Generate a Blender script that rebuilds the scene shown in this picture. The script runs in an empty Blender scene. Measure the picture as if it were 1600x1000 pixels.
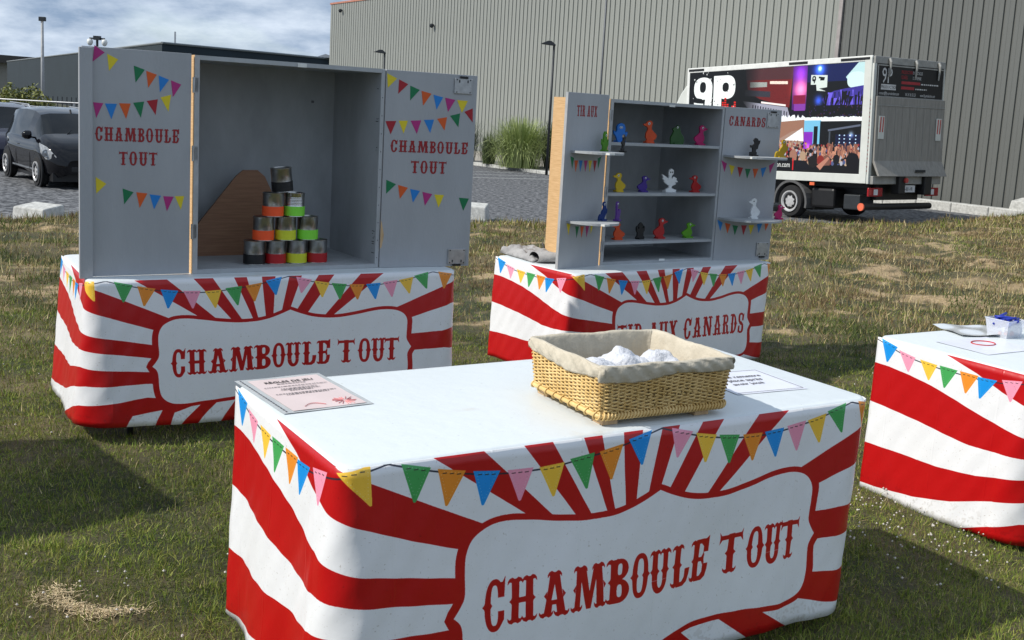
import bpy, bmesh, math, random
import numpy as np
from mathutils import Matrix, Vector
R = math.radians
rnd = random.Random(7)
SC = bpy.context.scene
COL = SC.collection

# ------------------------------------------------------------------ camera
cam = bpy.data.cameras.new('camera'); camo = bpy.data.objects.new('camera', cam); COL.objects.link(camo)
cam.sensor_width = 36; cam.lens = 1678.9/1600*36; cam.shift_y = -0.05
cam.clip_start = .05; cam.clip_end = 2000
_pit, _rol = R(8.412), R(3.220)
_F = Vector((0, math.cos(_pit), -math.sin(_pit))); _Rv = Vector((1, 0, 0)); _U = _Rv.cross(_F)
_R2 = _Rv*math.cos(_rol)+_U*math.sin(_rol); _U2 = -_Rv*math.sin(_rol)+_U*math.cos(_rol)
camo.matrix_world = Matrix(((_R2.x, _U2.x, -_F.x, 0), (_R2.y, _U2.y, -_F.y, 0), (_R2.z, _U2.z, -_F.z, 1.589), (0, 0, 0, 1)))
SC.camera = camo
# ------------------------------------------------------------------ light
SUN = Vector((-.955, -.297, math.tan(R(42)))).normalized()
elev = math.asin(SUN.z)
sl = bpy.data.lights.new('sun', 'SUN'); sl.energy = 4.0; sl.angle = R(.6); sl.color = (1, .95, .87)
so = bpy.data.objects.new('sun', sl); COL.objects.link(so)
so.rotation_euler = SUN.to_track_quat('Z', 'Y').to_euler()
W = bpy.data.worlds.new('World'); SC.world = W; W.use_nodes = True
nt = W.node_tree; nt.nodes.clear()
out = nt.nodes.new('ShaderNodeOutputWorld'); bg = nt.nodes.new('ShaderNodeBackground')
sky = nt.nodes.new('ShaderNodeTexSky'); sky.sky_type = 'NISHITA'; sky.sun_disc = False
sky.sun_elevation = elev; sky.sun_rotation = math.atan2(SUN.x, SUN.y)
sky.air_density = 1.0; sky.dust_density = .6; sky.ozone_density = 2
bg.inputs['Strength'].default_value = .15
tc = nt.nodes.new('ShaderNodeTexCoord'); sep = nt.nodes.new('ShaderNodeSeparateXYZ'); nt.links.new(tc.outputs['Generated'], sep.inputs[0])
# project the view direction on a cloud deck so that clouds flatten towards the horizon
mz = nt.nodes.new('ShaderNodeMath'); mz.operation = 'ADD'; mz.inputs[1].default_value = .30; nt.links.new(sep.outputs['Z'], mz.inputs[0])
mx_ = nt.nodes.new('ShaderNodeMath'); mx_.operation = 'MAXIMUM'; mx_.inputs[1].default_value = .03; nt.links.new(mz.outputs[0], mx_.inputs[0])
dx = nt.nodes.new('ShaderNodeMath'); dx.operation = 'DIVIDE'; nt.links.new(sep.outputs['X'], dx.inputs[0]); nt.links.new(mx_.outputs[0], dx.inputs[1])
dy = nt.nodes.new('ShaderNodeMath'); dy.operation = 'DIVIDE'; nt.links.new(sep.outputs['Y'], dy.inputs[0]); nt.links.new(mx_.outputs[0], dy.inputs[1])
cb = nt.nodes.new('ShaderNodeCombineXYZ'); nt.links.new(dx.outputs[0], cb.inputs[0]); nt.links.new(dy.outputs[0], cb.inputs[1])
nz = nt.nodes.new('ShaderNodeTexNoise'); nz.inputs['Scale'].default_value = 1.5; nz.inputs['Detail'].default_value = 9; nz.inputs['Roughness'].default_value = .56
nz.inputs['Distortion'].default_value = .35
nt.links.new(cb.outputs[0], nz.inputs['Vector'])
cr = nt.nodes.new('ShaderNodeValToRGB'); cr.color_ramp.elements[0].position = .30; cr.color_ramp.elements[1].position = .48; cr.color_ramp.elements[0].color = (.5, .5, .5, 1)
nt.links.new(nz.outputs['Fac'], cr.inputs[0])
nz2 = nt.nodes.new('ShaderNodeTexNoise'); nz2.inputs['Scale'].default_value = 4.2; nz2.inputs['Detail'].default_value = 8; nz2.inputs['Roughness'].default_value = .6
nt.links.new(cb.outputs[0], nz2.inputs['Vector'])
cc = nt.nodes.new('ShaderNodeValToRGB'); cc.color_ramp.elements[0].position = .34; cc.color_ramp.elements[1].position = .68
cc.color_ramp.elements[0].color = (1.75, 2.4, 3.4, 1); cc.color_ramp.elements[1].color = (4.5, 5.1, 5.9, 1)
nt.links.new(nz2.outputs['Fac'], cc.inputs[0])
mixs = nt.nodes.new('ShaderNodeMix'); mixs.data_type = 'RGBA'
nt.links.new(cr.outputs['Color'], mixs.inputs['Factor']); nt.links.new(sky.outputs[0], mixs.inputs['A']); nt.links.new(cc.outputs['Color'], mixs.inputs['B'])
nt.links.new(mixs.outputs['Result'], bg.inputs['Color']); nt.links.new(bg.outputs[0], out.inputs[0])
SC.view_settings.view_transform = 'Standard'; SC.view_settings.look = 'None'; SC.view_settings.exposure = .16; SC.view_settings.gamma = 1
SC.view_settings.use_curve_mapping = False
SC.render.engine = 'CYCLES'

# ------------------------------------------------------------------ materials
def new_mat(name):
    m = bpy.data.materials.new(name); m.use_nodes = True
    return m, m.node_tree, m.node_tree.nodes['Principled BSDF']
def N(t, typ, **kw):
    n = t.nodes.new(typ)
    for k, v in kw.items():
        if k in n.inputs: n.inputs[k].default_value = v
        else: setattr(n, k, v)
    return n
def mat(name, col, rough=.6, metal=0., var=.12, scale=8., bump=0., bscale=60., spec=.5, stretch=None, col2=None, lo=.35, hi=.65, coat=0., trans=0., ior=1.45, detail=5):
    m, t, b = new_mat(name)
    tcn = N(t, 'ShaderNodeTexCoord'); vec = tcn.outputs['Object']
    if stretch:
        mp = N(t, 'ShaderNodeMapping'); mp.inputs['Scale'].default_value = stretch; t.links.new(vec, mp.inputs[0]); vec = mp.outputs[0]
    n = N(t, 'ShaderNodeTexNoise', Scale=scale, Detail=detail, Roughness=.6); t.links.new(vec, n.inputs['Vector'])
    r = N(t, 'ShaderNodeValToRGB'); r.color_ramp.elements[0].position = lo; r.color_ramp.elements[1].position = hi
    c2 = col2 or tuple(max(0, c*(1-var*2)) for c in col)
    r.color_ramp.elements[0].color = (*c2, 1); r.color_ramp.elements[1].color = (*col, 1)
    t.links.new(n.outputs['Fac'], r.inputs[0]); t.links.new(r.outputs['Color'], b.inputs['Base Color'])
    b.inputs['Roughness'].default_value = rough; b.inputs['Metallic'].default_value = metal
    b.inputs['Specular IOR Level'].default_value = spec; b.inputs['Coat Weight'].default_value = coat
    b.inputs['Transmission Weight'].default_value = trans; b.inputs['IOR'].default_value = ior
    if bump:
        n2 = N(t, 'ShaderNodeTexNoise', Scale=bscale, Detail=4); t.links.new(vec, n2.inputs['Vector'])
        bp = N(t, 'ShaderNodeBump', Strength=bump, Distance=.01); t.links.new(n2.outputs['Fac'], bp.inputs['Height']); t.links.new(bp.outputs[0], b.inputs['Normal'])
    return m
M = {}
M['grey'] = mat('grey_paint', (.38, .395, .415), .5, var=.06, scale=4, stretch=(1, 1, .35), bump=.12, bscale=90)
M['grey_in'] = mat('grey_paint_worn', (.40, .42, .435), .55, var=.10, scale=5, stretch=(1, 1, .5), bump=.15, bscale=60)
M['grey_edge'] = mat('grey_edge_paint', (.42, .43, .44), .6, var=.08, scale=20)
M['ply'] = mat('plywood', (.66, .43, .22), .6, col2=(.52, .32, .145), scale=7, stretch=(1.5, 1.5, 22), bump=.1, bscale=20)
M['brownboard'] = mat('brown_board', (.30, .155, .085), .6, col2=(.22, .11, .06), scale=6, stretch=(1, 1, 18), bump=.1, bscale=20)
M['wood'] = mat('light_wood', (.60, .42, .24), .6, col2=(.46, .30, .16), scale=10, stretch=(6, 6, 1))
M['steel'] = mat('galvanised_steel', (.50, .51, .52), .42, 1., var=.12, scale=30)
M['tin'] = mat('tin_can', (.50, .49, .47), .3, 1., var=.22, scale=18, bump=.35, bscale=22)
M['tin_clean'] = mat('tin_can_clean', (.62, .61, .59), .25, 1., var=.12, scale=18)
M['line_grey'] = mat('faded_grey', (.14, .14, .15), .6)
M['black'] = mat('black_plastic', (.012, .012, .013), .45, var=.1)
M['blacktape'] = mat('black_tape', (.010, .010, .011), .5, var=.1, bump=.3, bscale=30)
M['darkmetal'] = mat('dark_metal', (.035, .04, .045), .5, .3)
M['whitep'] = mat('white_paint', (.74, .75, .72), .45, var=.06)
M['vtop'] = None
M['tape_o'] = mat('orange_tape', (.95, .10, .02), .5, var=.05, bump=.2, bscale=30)
M['tape_g'] = mat('green_tape', (.22, .72, .05), .5, var=.05, bump=.2, bscale=30)
M['tape_y'] = mat('yellow_tape', (.62, .66, .03), .5, var=.05, bump=.2, bscale=30)
M['tape_r'] = mat('red_tape', (.42, .008, .012), .5, var=.05, bump=.2, bscale=30)
PCOL = dict(m=(.42, .02, .19), y=(.72, .58, .02), g=(.0, .17, .06), o=(.66, .10, .012), b=(.008, .20, .60), r=(.36, .008, .02))
for k, v in PCOL.items(): M['st_'+k] = mat('sticker_'+k, v, .45, var=.03)
FIG = dict(blue=(.01, .17, .60), orange=(.62, .07, .01), dgreen=(.02, .085, .015), pink=(.45, .01, .12), yellow=(.60, .42, .01), purple=(.045, .015, .22), white=(.72, .74, .74), red=(.42, .012, .012), lime=(.10, .33, .01), black=(.008, .008, .009), green=(.07, .24, .01), navy=(.004, .03, .16), violet=(.10, .03, .25), gold=(.42, .27, .006))
for k, v in FIG.items(): M['f_'+k] = mat('figure_'+k, v, .5, var=.06, scale=30)

# ------------------------------------------------------------------ mesh helpers
class MB:
    def __init__(s): s.v = []; s.f = []; s.m = []; s.uv = []
    def add(s, vs, fs, mi=0, uvs=None):
        o = len(s.v); s.v += [tuple(p) for p in vs]
        for i, f in enumerate(fs):
            s.f.append(tuple(o+k for k in f)); s.m.append(mi)
            s.uv.append(uvs[i] if uvs else None)
        return s
    def box(s, a, b, mi=0, mtx=None):
        x0, y0, z0 = a; x1, y1, z1 = b
        vs = [(x0, y0, z0), (x1, y0, z0), (x1, y1, z0), (x0, y1, z0), (x0, y0, z1), (x1, y0, z1), (x1, y1, z1), (x0, y1, z1)]
        if mtx is not None: vs = [mtx @ Vector(p) for p in vs]
        return s.add(vs, [(0, 3, 2, 1), (4, 5, 6, 7), (0, 1, 5, 4), (1, 2, 6, 5), (2, 3, 7, 6), (3, 0, 4, 7)], mi)
    def tube(s, pts, r, n=6, mi=0, closed=False, cap=True):
        pts = [Vector(p) for p in pts]; k = len(pts)
        rs = r if hasattr(r, '__len__') else [r]*k
        vs = []; ref = None
        for i, p in enumerate(pts):
            d = (pts[(i+1) % k]-pts[i-1]) if closed else (pts[min(i+1, k-1)]-pts[max(i-1, 0)])
            d.normalize()
            a = Vector((0, 0, 1)) if abs(d.z) < .9 else Vector((1, 0, 0))
            if ref is None: ref = a
            u = d.cross(ref)
            if u.length < 1e-3: u = d.cross(a)
            u.normalize(); w = u.cross(d)
            for j in range(n):
                t = 2*math.pi*j/n; vs.append(p+(u*math.cos(t)+w*math.sin(t))*rs[i])
        fs = []
        for i in range(k if closed else k-1):
            for j in range(n):
                a = i*n+j; b = i*n+(j+1) % n; c = ((i+1) % k)*n+(j+1) % n; d2 = ((i+1) % k)*n+j
                fs.append((a, b, c, d2))
        if not closed and cap: fs.append(tuple(range(n))[::-1]); fs.append(tuple((k-1)*n+j for j in range(n)))
        return s.add(vs, fs, mi)
    def lathe(s, prof, n=20, mi=0, c=(0, 0, 0), axis='z'):
        vs = []
        for r_, z in prof:
            for j in range(n):
                t = 2*math.pi*j/n; x, y = r_*math.cos(t), r_*math.sin(t)
                p = (x, y, z) if axis == 'z' else ((z, x, y) if axis == 'x' else (x, z, y))
                vs.append((p[0]+c[0], p[1]+c[1], p[2]+c[2]))
        fs = [(i*n+j, i*n+(j+1) % n, (i+1)*n+(j+1) % n, (i+1)*n+j) for i in range(len(prof)-1) for j in range(n)]
        fs += [tuple(range(n))[::-1], tuple((len(prof)-1)*n+j for j in range(n))]
        return s.add(vs, fs, mi)
    def prism(s, poly, y0, y1, mi=0, mtx=None):
        """extrude a polygon given in (x,z) from y0 to y1"""
        k = len(poly)
        area = sum(poly[i][0]*poly[(i+1) % k][1]-poly[(i+1) % k][0]*poly[i][1] for i in range(k))
        if area < 0: poly = poly[::-1]
        vs = [(p[0], y0, p[1]) for p in poly]+[(p[0], y1, p[1]) for p in poly]
        if mtx is not None: vs = [mtx @ Vector(p) for p in vs]
        fs = [tuple(range(k)), tuple(range(2*k-1, k-1, -1))]+[(i, i+k, (i+1) % k+k, (i+1) % k) for i in range(k)]
        return s.add(vs, fs, mi)
    def grid(s, fn, us, vs_, mi=0, uv=None, flip=False):
        nu, nv = len(us), len(vs_)
        P = [fn(u, v) for v in vs_ for u in us]; fs = []; uvs = []
        for j in range(nv-1):
            for i in range(nu-1):
                q = (j*nu+i, j*nu+i+1, (j+1)*nu+i+1, (j+1)*nu+i)
                cs = [(us[i], vs_[j]), (us[i+1], vs_[j]), (us[i+1], vs_[j+1]), (us[i], vs_[j+1])]
                if flip: q = q[::-1]; cs = cs[::-1]
                fs.append(q); uvs.append([uv(*c_) for c_ in cs] if uv else None)
        return s.add(P, fs, mi, uvs)
    def build(s, name, mats, parent=None, smooth=False, bevel=0, loc=None, solid=0, auto=None):
        me = bpy.data.meshes.new(name); me.from_pydata(s.v, [], s.f)
        mats = mats if isinstance(mats, (list, tuple)) else [mats]
        for m_ in mats: me.materials.append(m_)
        me.polygons.foreach_set('material_index', s.m)
        if any(u is not None for u in s.uv):
            L = me.uv_layers.new(name='uv'); k = 0
            for f, u in zip(s.f, s.uv):
                for i in range(len(f)):
                    if u is not None: L.data[k].uv = u[i]
                    k += 1
        me.polygons.foreach_set('use_smooth', [bool(smooth)]*len(s.f))
        me.validate(); me.update()
        o = bpy.data.objects.new(name, me); COL.objects.link(o)
        if parent: o.parent = parent
        if loc: o.location = loc
        if solid:
            md = o.modifiers.new('solid', 'SOLIDIFY'); md.thickness = solid; md.offset = 0
        if bevel:
            md = o.modifiers.new('bevel', 'BEVEL'); md.width = bevel; md.segments = 2; md.limit_method = 'ANGLE'; md.angle_limit = R(40)
        if smooth and auto:
            me.set_sharp_from_angle(angle=R(auto))
        return o
def tag(o, label=None, cat=None, group=None, kind=None):
    if label: o['label'] = label
    if cat: o['category'] = cat
    if group: o['group'] = group
    if kind: o['kind'] = kind
    return o
def empty(name, loc=(0, 0, 0), rz=0, label=None, cat=None, group=None):
    o = bpy.data.objects.new(name, None); COL.objects.link(o); o.location = loc; o.rotation_euler = (0, 0, rz)
    o.empty_display_size = .1
    return tag(o, label, cat, group)
def share(name, me, parent, loc=(0, 0, 0), rot=(0, 0, 0), scale=(1, 1, 1)):
    o = bpy.data.objects.new(name, me); COL.objects.link(o); o.parent = parent; o.location = loc; o.rotation_euler = rot; o.scale = scale
    return o
def lettering(text, size, material, parent, mtx, align='LEFT', name='lettering', spacing=1., ext=.0004, xs=1.):
    cu = bpy.data.curves.new(name, 'FONT'); cu.body = text; cu.size = size; cu.align_x = align; cu.space_character = spacing; cu.extrude = ext; cu.resolution_u = 2
    o = bpy.data.objects.new(name, cu); COL.objects.link(o)
    dg = bpy.context.evaluated_depsgraph_get(); me = bpy.data.meshes.new_from_object(o.evaluated_get(dg))
    bpy.data.objects.remove(o); bpy.data.curves.remove(cu)
    if xs != 1.:
        for v in me.vertices: v.co.x *= xs
    me.materials.clear(); me.materials.append(material)
    o = bpy.data.objects.new(name, me); COL.objects.link(o); o.parent = parent; o.matrix_local = mtx
    return o
XZ = Matrix(((1, 0, 0, 0), (0, 0, -1, 0), (0, 1, 0, 0), (0, 0, 0, 1)))   # text plane (x,y) -> (x,z), facing -y

# ------------------------------------------------------------------ terrain heights
CP = [(.2, 3.3, 0), (-1.2, 5.4, 0), (.9, 7.1, -.107), (2.7, 4.8, -.083), (-6.7, 14.1, -.15), (-3.8, 15.8, -.16), (-.6, 17.3, -.17), (5, 18.8, -.07), (10, 22.5, -.03), (0, 0, 0), (-3, 2, 0), (4, 8, -.1), (6, 13, -.1), (14, 26, 0), (-6, 6, 0), (5, 2, -.05), (-10, 10, -.1), (1, 12, -.12), (-3, 10, -.09), (20, 20, 0)]
CPa = np.array(CP, float)
def Gn(x, y):
    x = np.asarray(x, float); y = np.asarray(y, float)
    w = 1/((x[..., None]-CPa[:, 0])**2+(y[..., None]-CPa[:, 1])**2+1.2)**2.2
    return (w*CPa[:, 2]).sum(-1)/w.sum(-1)
def G(x, y): return float(Gn(x, y))
def PZ(x, y): return -.36+.007*max(-10, min(12, x))
EX = np.array([-30, -12, -6.7, -3.8, -.6, 2, 5, 7, 10, 14, 20, 30.]); EY = np.array([8, 12.3, 14.1, 15.8, 17.3, 18, 18.8, 19.6, 22.5, 26, 30, 36.])
def edge(x): return np.interp(x, EX, EY)

rng = np.random.default_rng(5)
_T = rng.random((256, 256))
def vn(x, y, s):
    x = np.asarray(x)*s+37.3; y = np.asarray(y)*s+11.7; xi = np.floor(x).astype(int); yi = np.floor(y).astype(int); fx = x-xi; fy = y-yi
    fx = fx*fx*(3-2*fx); fy = fy*fy*(3-2*fy); g = lambda a, b: _T[a % 256, b % 256]
    return (g(xi, yi)*(1-fx)+g(xi+1, yi)*fx)*(1-fy)+(g(xi, yi+1)*(1-fx)+g(xi+1, yi+1)*fx)*fy
# ------------------------------------------------------------------ print raster
def fillpoly(mask, pts, sx, sy, ox, oy, val=True):
    P = np.array(pts, float); X = (P[:, 0]-ox)*sx; Y = (P[:, 1]-oy)*sy
    H_, W_ = mask.shape
    x0, x1 = max(0, int(X.min())-1), min(W_, int(X.max())+2); y0, y1 = max(0, int(Y.min())-1), min(H_, int(Y.max())+2)
    if x1 <= x0 or y1 <= y0: return
    gx = np.arange(x0, x1)+.5; gy = (np.arange(y0, y1)+.5)[:, None]
    ins = np.zeros((y1-y0, x1-x0), bool)
    for i in range(len(X)):
        xa, ya, xb, yb = X[i-1], Y[i-1], X[i], Y[i]
        if ya == yb: continue
        c = (gy > min(ya, yb)) & (gy <= max(ya, yb))
        xi = xa+(gy-ya)*(xb-xa)/(yb-ya)
        ins ^= c & (gx[None, :] < xi)
    sub = mask[y0:y1, x0:x1]; sub[ins] = val
def arc(cx, cy, rx, ry, a0, a1, n=14):
    return [(cx+rx*math.cos(R(a0+(a1-a0)*i/n)), cy+ry*math.sin(R(a0+(a1-a0)*i/n))) for i in range(n+1)]
def sq(cx, cy, rx, ry, p=2.6, n=40):
    o = []
    for i in range(n):
        t = 2*math.pi*i/n; c, s = math.cos(t), math.sin(t)
        o.append((cx+rx*math.copysign(abs(c)**(2/p), c), cy+ry*math.copysign(abs(s)**(2/p), s)))
    return o
def serif(a, b, top=True, k=.11, lo=0., hi=1.):
    """fish-tail serif on a stem a..b; y up"""
    P = [(a-k, .855), (a-k*.95, .92), (a-k*.5, .975), (a+.02, 1.), ((a+b)/2, .955), (b-.02, 1.), (b+k*.5, .975), (b+k*.95, .92), (b+k, .855), (b+k*.45, .905), (b, .89), (a, .89), (a-k*.45, .905)]
    return P if top else [(x, 1-y) for x, y in P]
def spur(a, b, y=.5, k=.07, l=True, r=True):
    o = []
    if l: o.append([(a+.01, y+.10), (a-.015, y+.045), (a-k, y), (a-.015, y-.045), (a+.01, y-.10)])
    if r: o.append([(b-.01, y+.10), (b+.015, y+.045), (b+k, y), (b+.015, y-.045), (b-.01, y-.10)])
    return o
S_ = .205
def rect(a, b, c, d): return [(a, c), (b, c), (b, d), (a, d)]
def stem(a, w=S_, top=True, bot=True, l=True, r=True):
    o = [rect(a, a+w, .03, .97)]+spur(a, a+w, l=l, r=r)
    if top: o.append(serif(a, a+w))
    if bot: o.append(serif(a, a+w, False))
    return o
def Oshape(cx, rx):
    P = [(1, p) for p in [sq(cx, .5, rx, .51, 2.3)]+spur(cx-rx, cx+rx, k=.075)]
    N_ = [(0, sq(cx, .5, rx-.185, .39, 3.0))]
    Q = [(1, [(cx-rx+.15, .60), (cx-rx+.235, .5), (cx-rx+.15, .40)]), (1, [(cx+rx-.15, .60), (cx+rx-.235, .5), (cx+rx-.15, .40)])]
    return P+N_+Q
def glyph(ch):
    """list of (1|0, polygon) in a cell of height 1; returns (ops, width)"""
    p = lambda L: [(1, q) for q in L]
    if ch == 'O': return Oshape(.36, .31), .72
    if ch == 'C':
        o = Oshape(.36, .30); o.append((0, rect(.47, .8, .36, .66)))
        o += p([[(.47, .64), (.66, .64), (.70, 1.04), (.61, .93), (.47, .93)], rect(.47, .655, .24, .38), [(.655, .38), (.655, .2), (.55, .08), (.47, .1), (.47, .24), (.5, .26)]])
        o.append((0, [(.34, .3), (.47, .3), (.47, .7), (.34, .7)]))
        return o, .72
    if ch == 'H': return p(stem(.12)+stem(.52)+[rect(.3, .55, .44, .555)]), .84
    if ch == 'A':
        L = [[(.13, .03), (.30, .97), (.54, .97), (.72, .03), (.50, .03), (.41, .62), (.33, .03)], rect(.27, .6, .27, .37)]
        L += [serif(.32, .52, True, .09), [(x*1.0, y) for x, y in serif(.11, .29, False, .10)], serif(.50, .72, False, .10)]
        L += [[(.22, .58), (.13, .48), (.2, .40)], [(.63, .58), (.72, .48), (.65, .40)]]
        o = p(L); o.append((0, [(.335, .37), (.405, .37), (.41, .68)])); o.append((0, [(.335, .37), (.49, .37), (.415, .72)])); return o, .84
    if ch == 'M':
        L = [[(.12, .03), (.20, .97), (.46, .97), (.60, .40), (.72, .97), (.97, .97), (1.06, .03), (.82, .03), (.80, .66), (.64, .03), (.50, .03), (.33, .66), (.30, .03)]]
        L += [serif(.20, .42, True, .09), serif(.75, .97, True, .09), serif(.10, .29, False, .09), serif(.83, 1.05, False, .09)]
        L += [[(.17, .6), (.08, .5), (.14, .42)], [(1.01, .6), (1.10, .5), (1.04, .42)]]
        return p(L), 1.18
    if ch in 'BRPD':
        L = stem(.12, r=False)
        if ch == 'D':
            o = p(L+[[(.12, .97)]+arc(.30, .5, .36, .48, 90, -90)+[(.12, .03)]]+spur(.1, .66, l=False, k=.07)); o.append((0, [(.325, .86)]+arc(.325, .5, .15, .36, 90, -90)+[(.325, .14)]))
            o.append((1, [(.46, .6), (.41, .5), (.46, .4), (.6, .4), (.6, .6)]))
            return o, .74
        L.append([(.12, .97)]+arc(.36, .745, .27, .245, 90, -90)+[(.12, .48)])
        o = p(L)
        if ch == 'B': o += p([[(.12, .56)]+arc(.36, .265, .30, .265, 90, -90)+[(.12, .0)]])
        if ch == 'R': o += p([[(.36, .54), (.60, .44), (.62, .16), (.70, .10), (.74, .16), (.76, .10), (.68, .0), (.52, .0), (.43, .1), (.42, .38), (.36, .44)]])
        o.append((0, sq(.385, .75, .065, .13, 3)))
        if ch == 'B': o.append((0, sq(.385, .27, .068, .14, 3)))
        return o, .76
    if ch == 'U':
        L = [rect(.12, .325, .3, .97), rect(.52, .70, .3, .97), serif(.12, .325), serif(.52, .70)]+spur(.12, .325, .5)+spur(.52, .70, .5)
        L.append(arc(.41, .29, .29, .31, 180, 360)+[(.52, .29)]+arc(.425, .29, .10, .18, 360, 180)+[(.325, .29)])
        return p(L), .84
    if ch == 'L':
        L = stem(.12)+[[(.2, .0), (.46, .0), (.60, .08), (.66, .24), (.68, .40), (.50, .40), (.48, .2), (.40, .11), (.2, .11)]]
        return p(L), .74
    if ch == 'E':
        L = stem(.12)+[[(.2, .0), (.46, .0), (.60, .08), (.66, .24), (.68, .38), (.50, .38), (.48, .2), (.40, .11), (.2, .11)],
            [(.2, 1.), (.44, 1.), (.56, .985), (.68, 1.05), (.68, .66), (.50, .66), (.50, .80), (.40, .89), (.2, .89)],
            [(.3, .555), (.44, .555), (.52, .66), (.55, .60), (.53, .5), (.55, .40), (.50, .35), (.44, .45), (.3, .45)]]
        return p(L), .74
    if ch == 'T':
        L = stem(.30, .20, top=False)+[rect(.06, .74, .84, .95), [(.08, .95), (.02, 1.04), (.04, .9), (.02, .74), (.10, .84)], [(.72, .95), (.78, 1.04), (.76, .9), (.78, .74), (.70, .84)]]
        return p(L), .80
    if ch == 'I': return p(stem(.14)), .48
    if ch == 'N':
        L = [rect(.12, .27, .03, .97), rect(.58, .73, .03, .97), [(.12, .97), (.34, .97), (.73, .03), (.53, .03)], serif(.12, .30), serif(.10, .27, False), serif(.58, .73)]
        L += spur(.12, .27, r=False)+spur(.58, .73, l=False)
        return p(L), .86
    if ch == 'S':
        o = [(1, sq(.36, .74, .27, .27, 2.3)), (1, sq(.36, .26, .28, .27, 2.3)), (0, sq(.37, .74, .10, .17, 3)), (0, sq(.35, .26, .10, .17, 3)),
             (0, rect(.38, .7, .52, .68)), (0, rect(.0, .33, .32, .47)), (1, [(.16, .56), (.38, .60), (.62, .42), (.56, .38), (.34, .40), (.12, .58)]),
             (1, [(.46, .62), (.62, .62), (.66, 1.0), (.58, .9), (.46, .86)]), (1, [(.26, .38), (.10, .38), (.06, .0), (.14, .1), (.26, .14)])]
        return o, .72
    if ch == 'X':
        L = [[(.10, .97), (.36, .97), (.76, .03), (.50, .03)], [(.12, .03), (.27, .03), (.74, .97), (.58, .97)], serif(.12, .34, True, .08), serif(.56, .72, True, .08), serif(.12, .28, False, .08), serif(.52, .76, False, .08), rect(.28, .56, .46, .54)]
        return p(L), .86
    return [], .4
def draw_glyph(mask, ch, x0, x1, ybase, ytop, sx, sy, ox, oy):
    """x0..x1 and ybase..ytop in metres; y axis of the mask runs as oy->up (ytop may be smaller: drop coordinates)"""
    ops, w = glyph(ch)
    xs = [q[0] for k, P in ops if k for q in P]; a, b = min(xs), max(xs)
    tmp = np.zeros_like(mask)
    for k, P in ops:
        Q = [(x0+(x-a)/(b-a)*(x1-x0), ybase+(y)*(ytop-ybase)) for x, y in P]
        fillpoly(tmp, Q, sx, sy, ox, oy, bool(k))
    mask |= tmp
def layout(text, x0, x1, gap=.10, space=.35):
    """extent of each letter of text filling x0..x1"""
    ws = []
    for ch in text:
        if ch == ' ': ws.append(space); continue
        ops, w = glyph(ch); xs = [q[0] for k, P in ops if k for q in P]; ws.append(max(xs)-min(xs))
    tot = sum(ws)+gap*(len(text)-1); k = (x1-x0)/tot; x = x0; o = []
    for ch, w in zip(text, ws):
        if ch != ' ': o.append((ch, x, x+w*k))
        x += (w+gap)*k
    return o
def downs(a, k=2):
    h, w = a.shape[:2]; h -= h % k; w -= w % k
    return a[:h, :w].reshape(h//k, k, w//k, k, -1).mean((1, 3))
def make_image(name, rgba):
    h, w = rgba.shape[:2]
    im = bpy.data.images.new(name, w, h, alpha=True); im.pixels.foreach_set(np.ascontiguousarray(rgba[::-1], dtype=np.float32).ravel()); im.update(); im.pack()
    return im
SS0, SS1 = -.84, 2.66; DH = .72; PPM = 900
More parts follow.
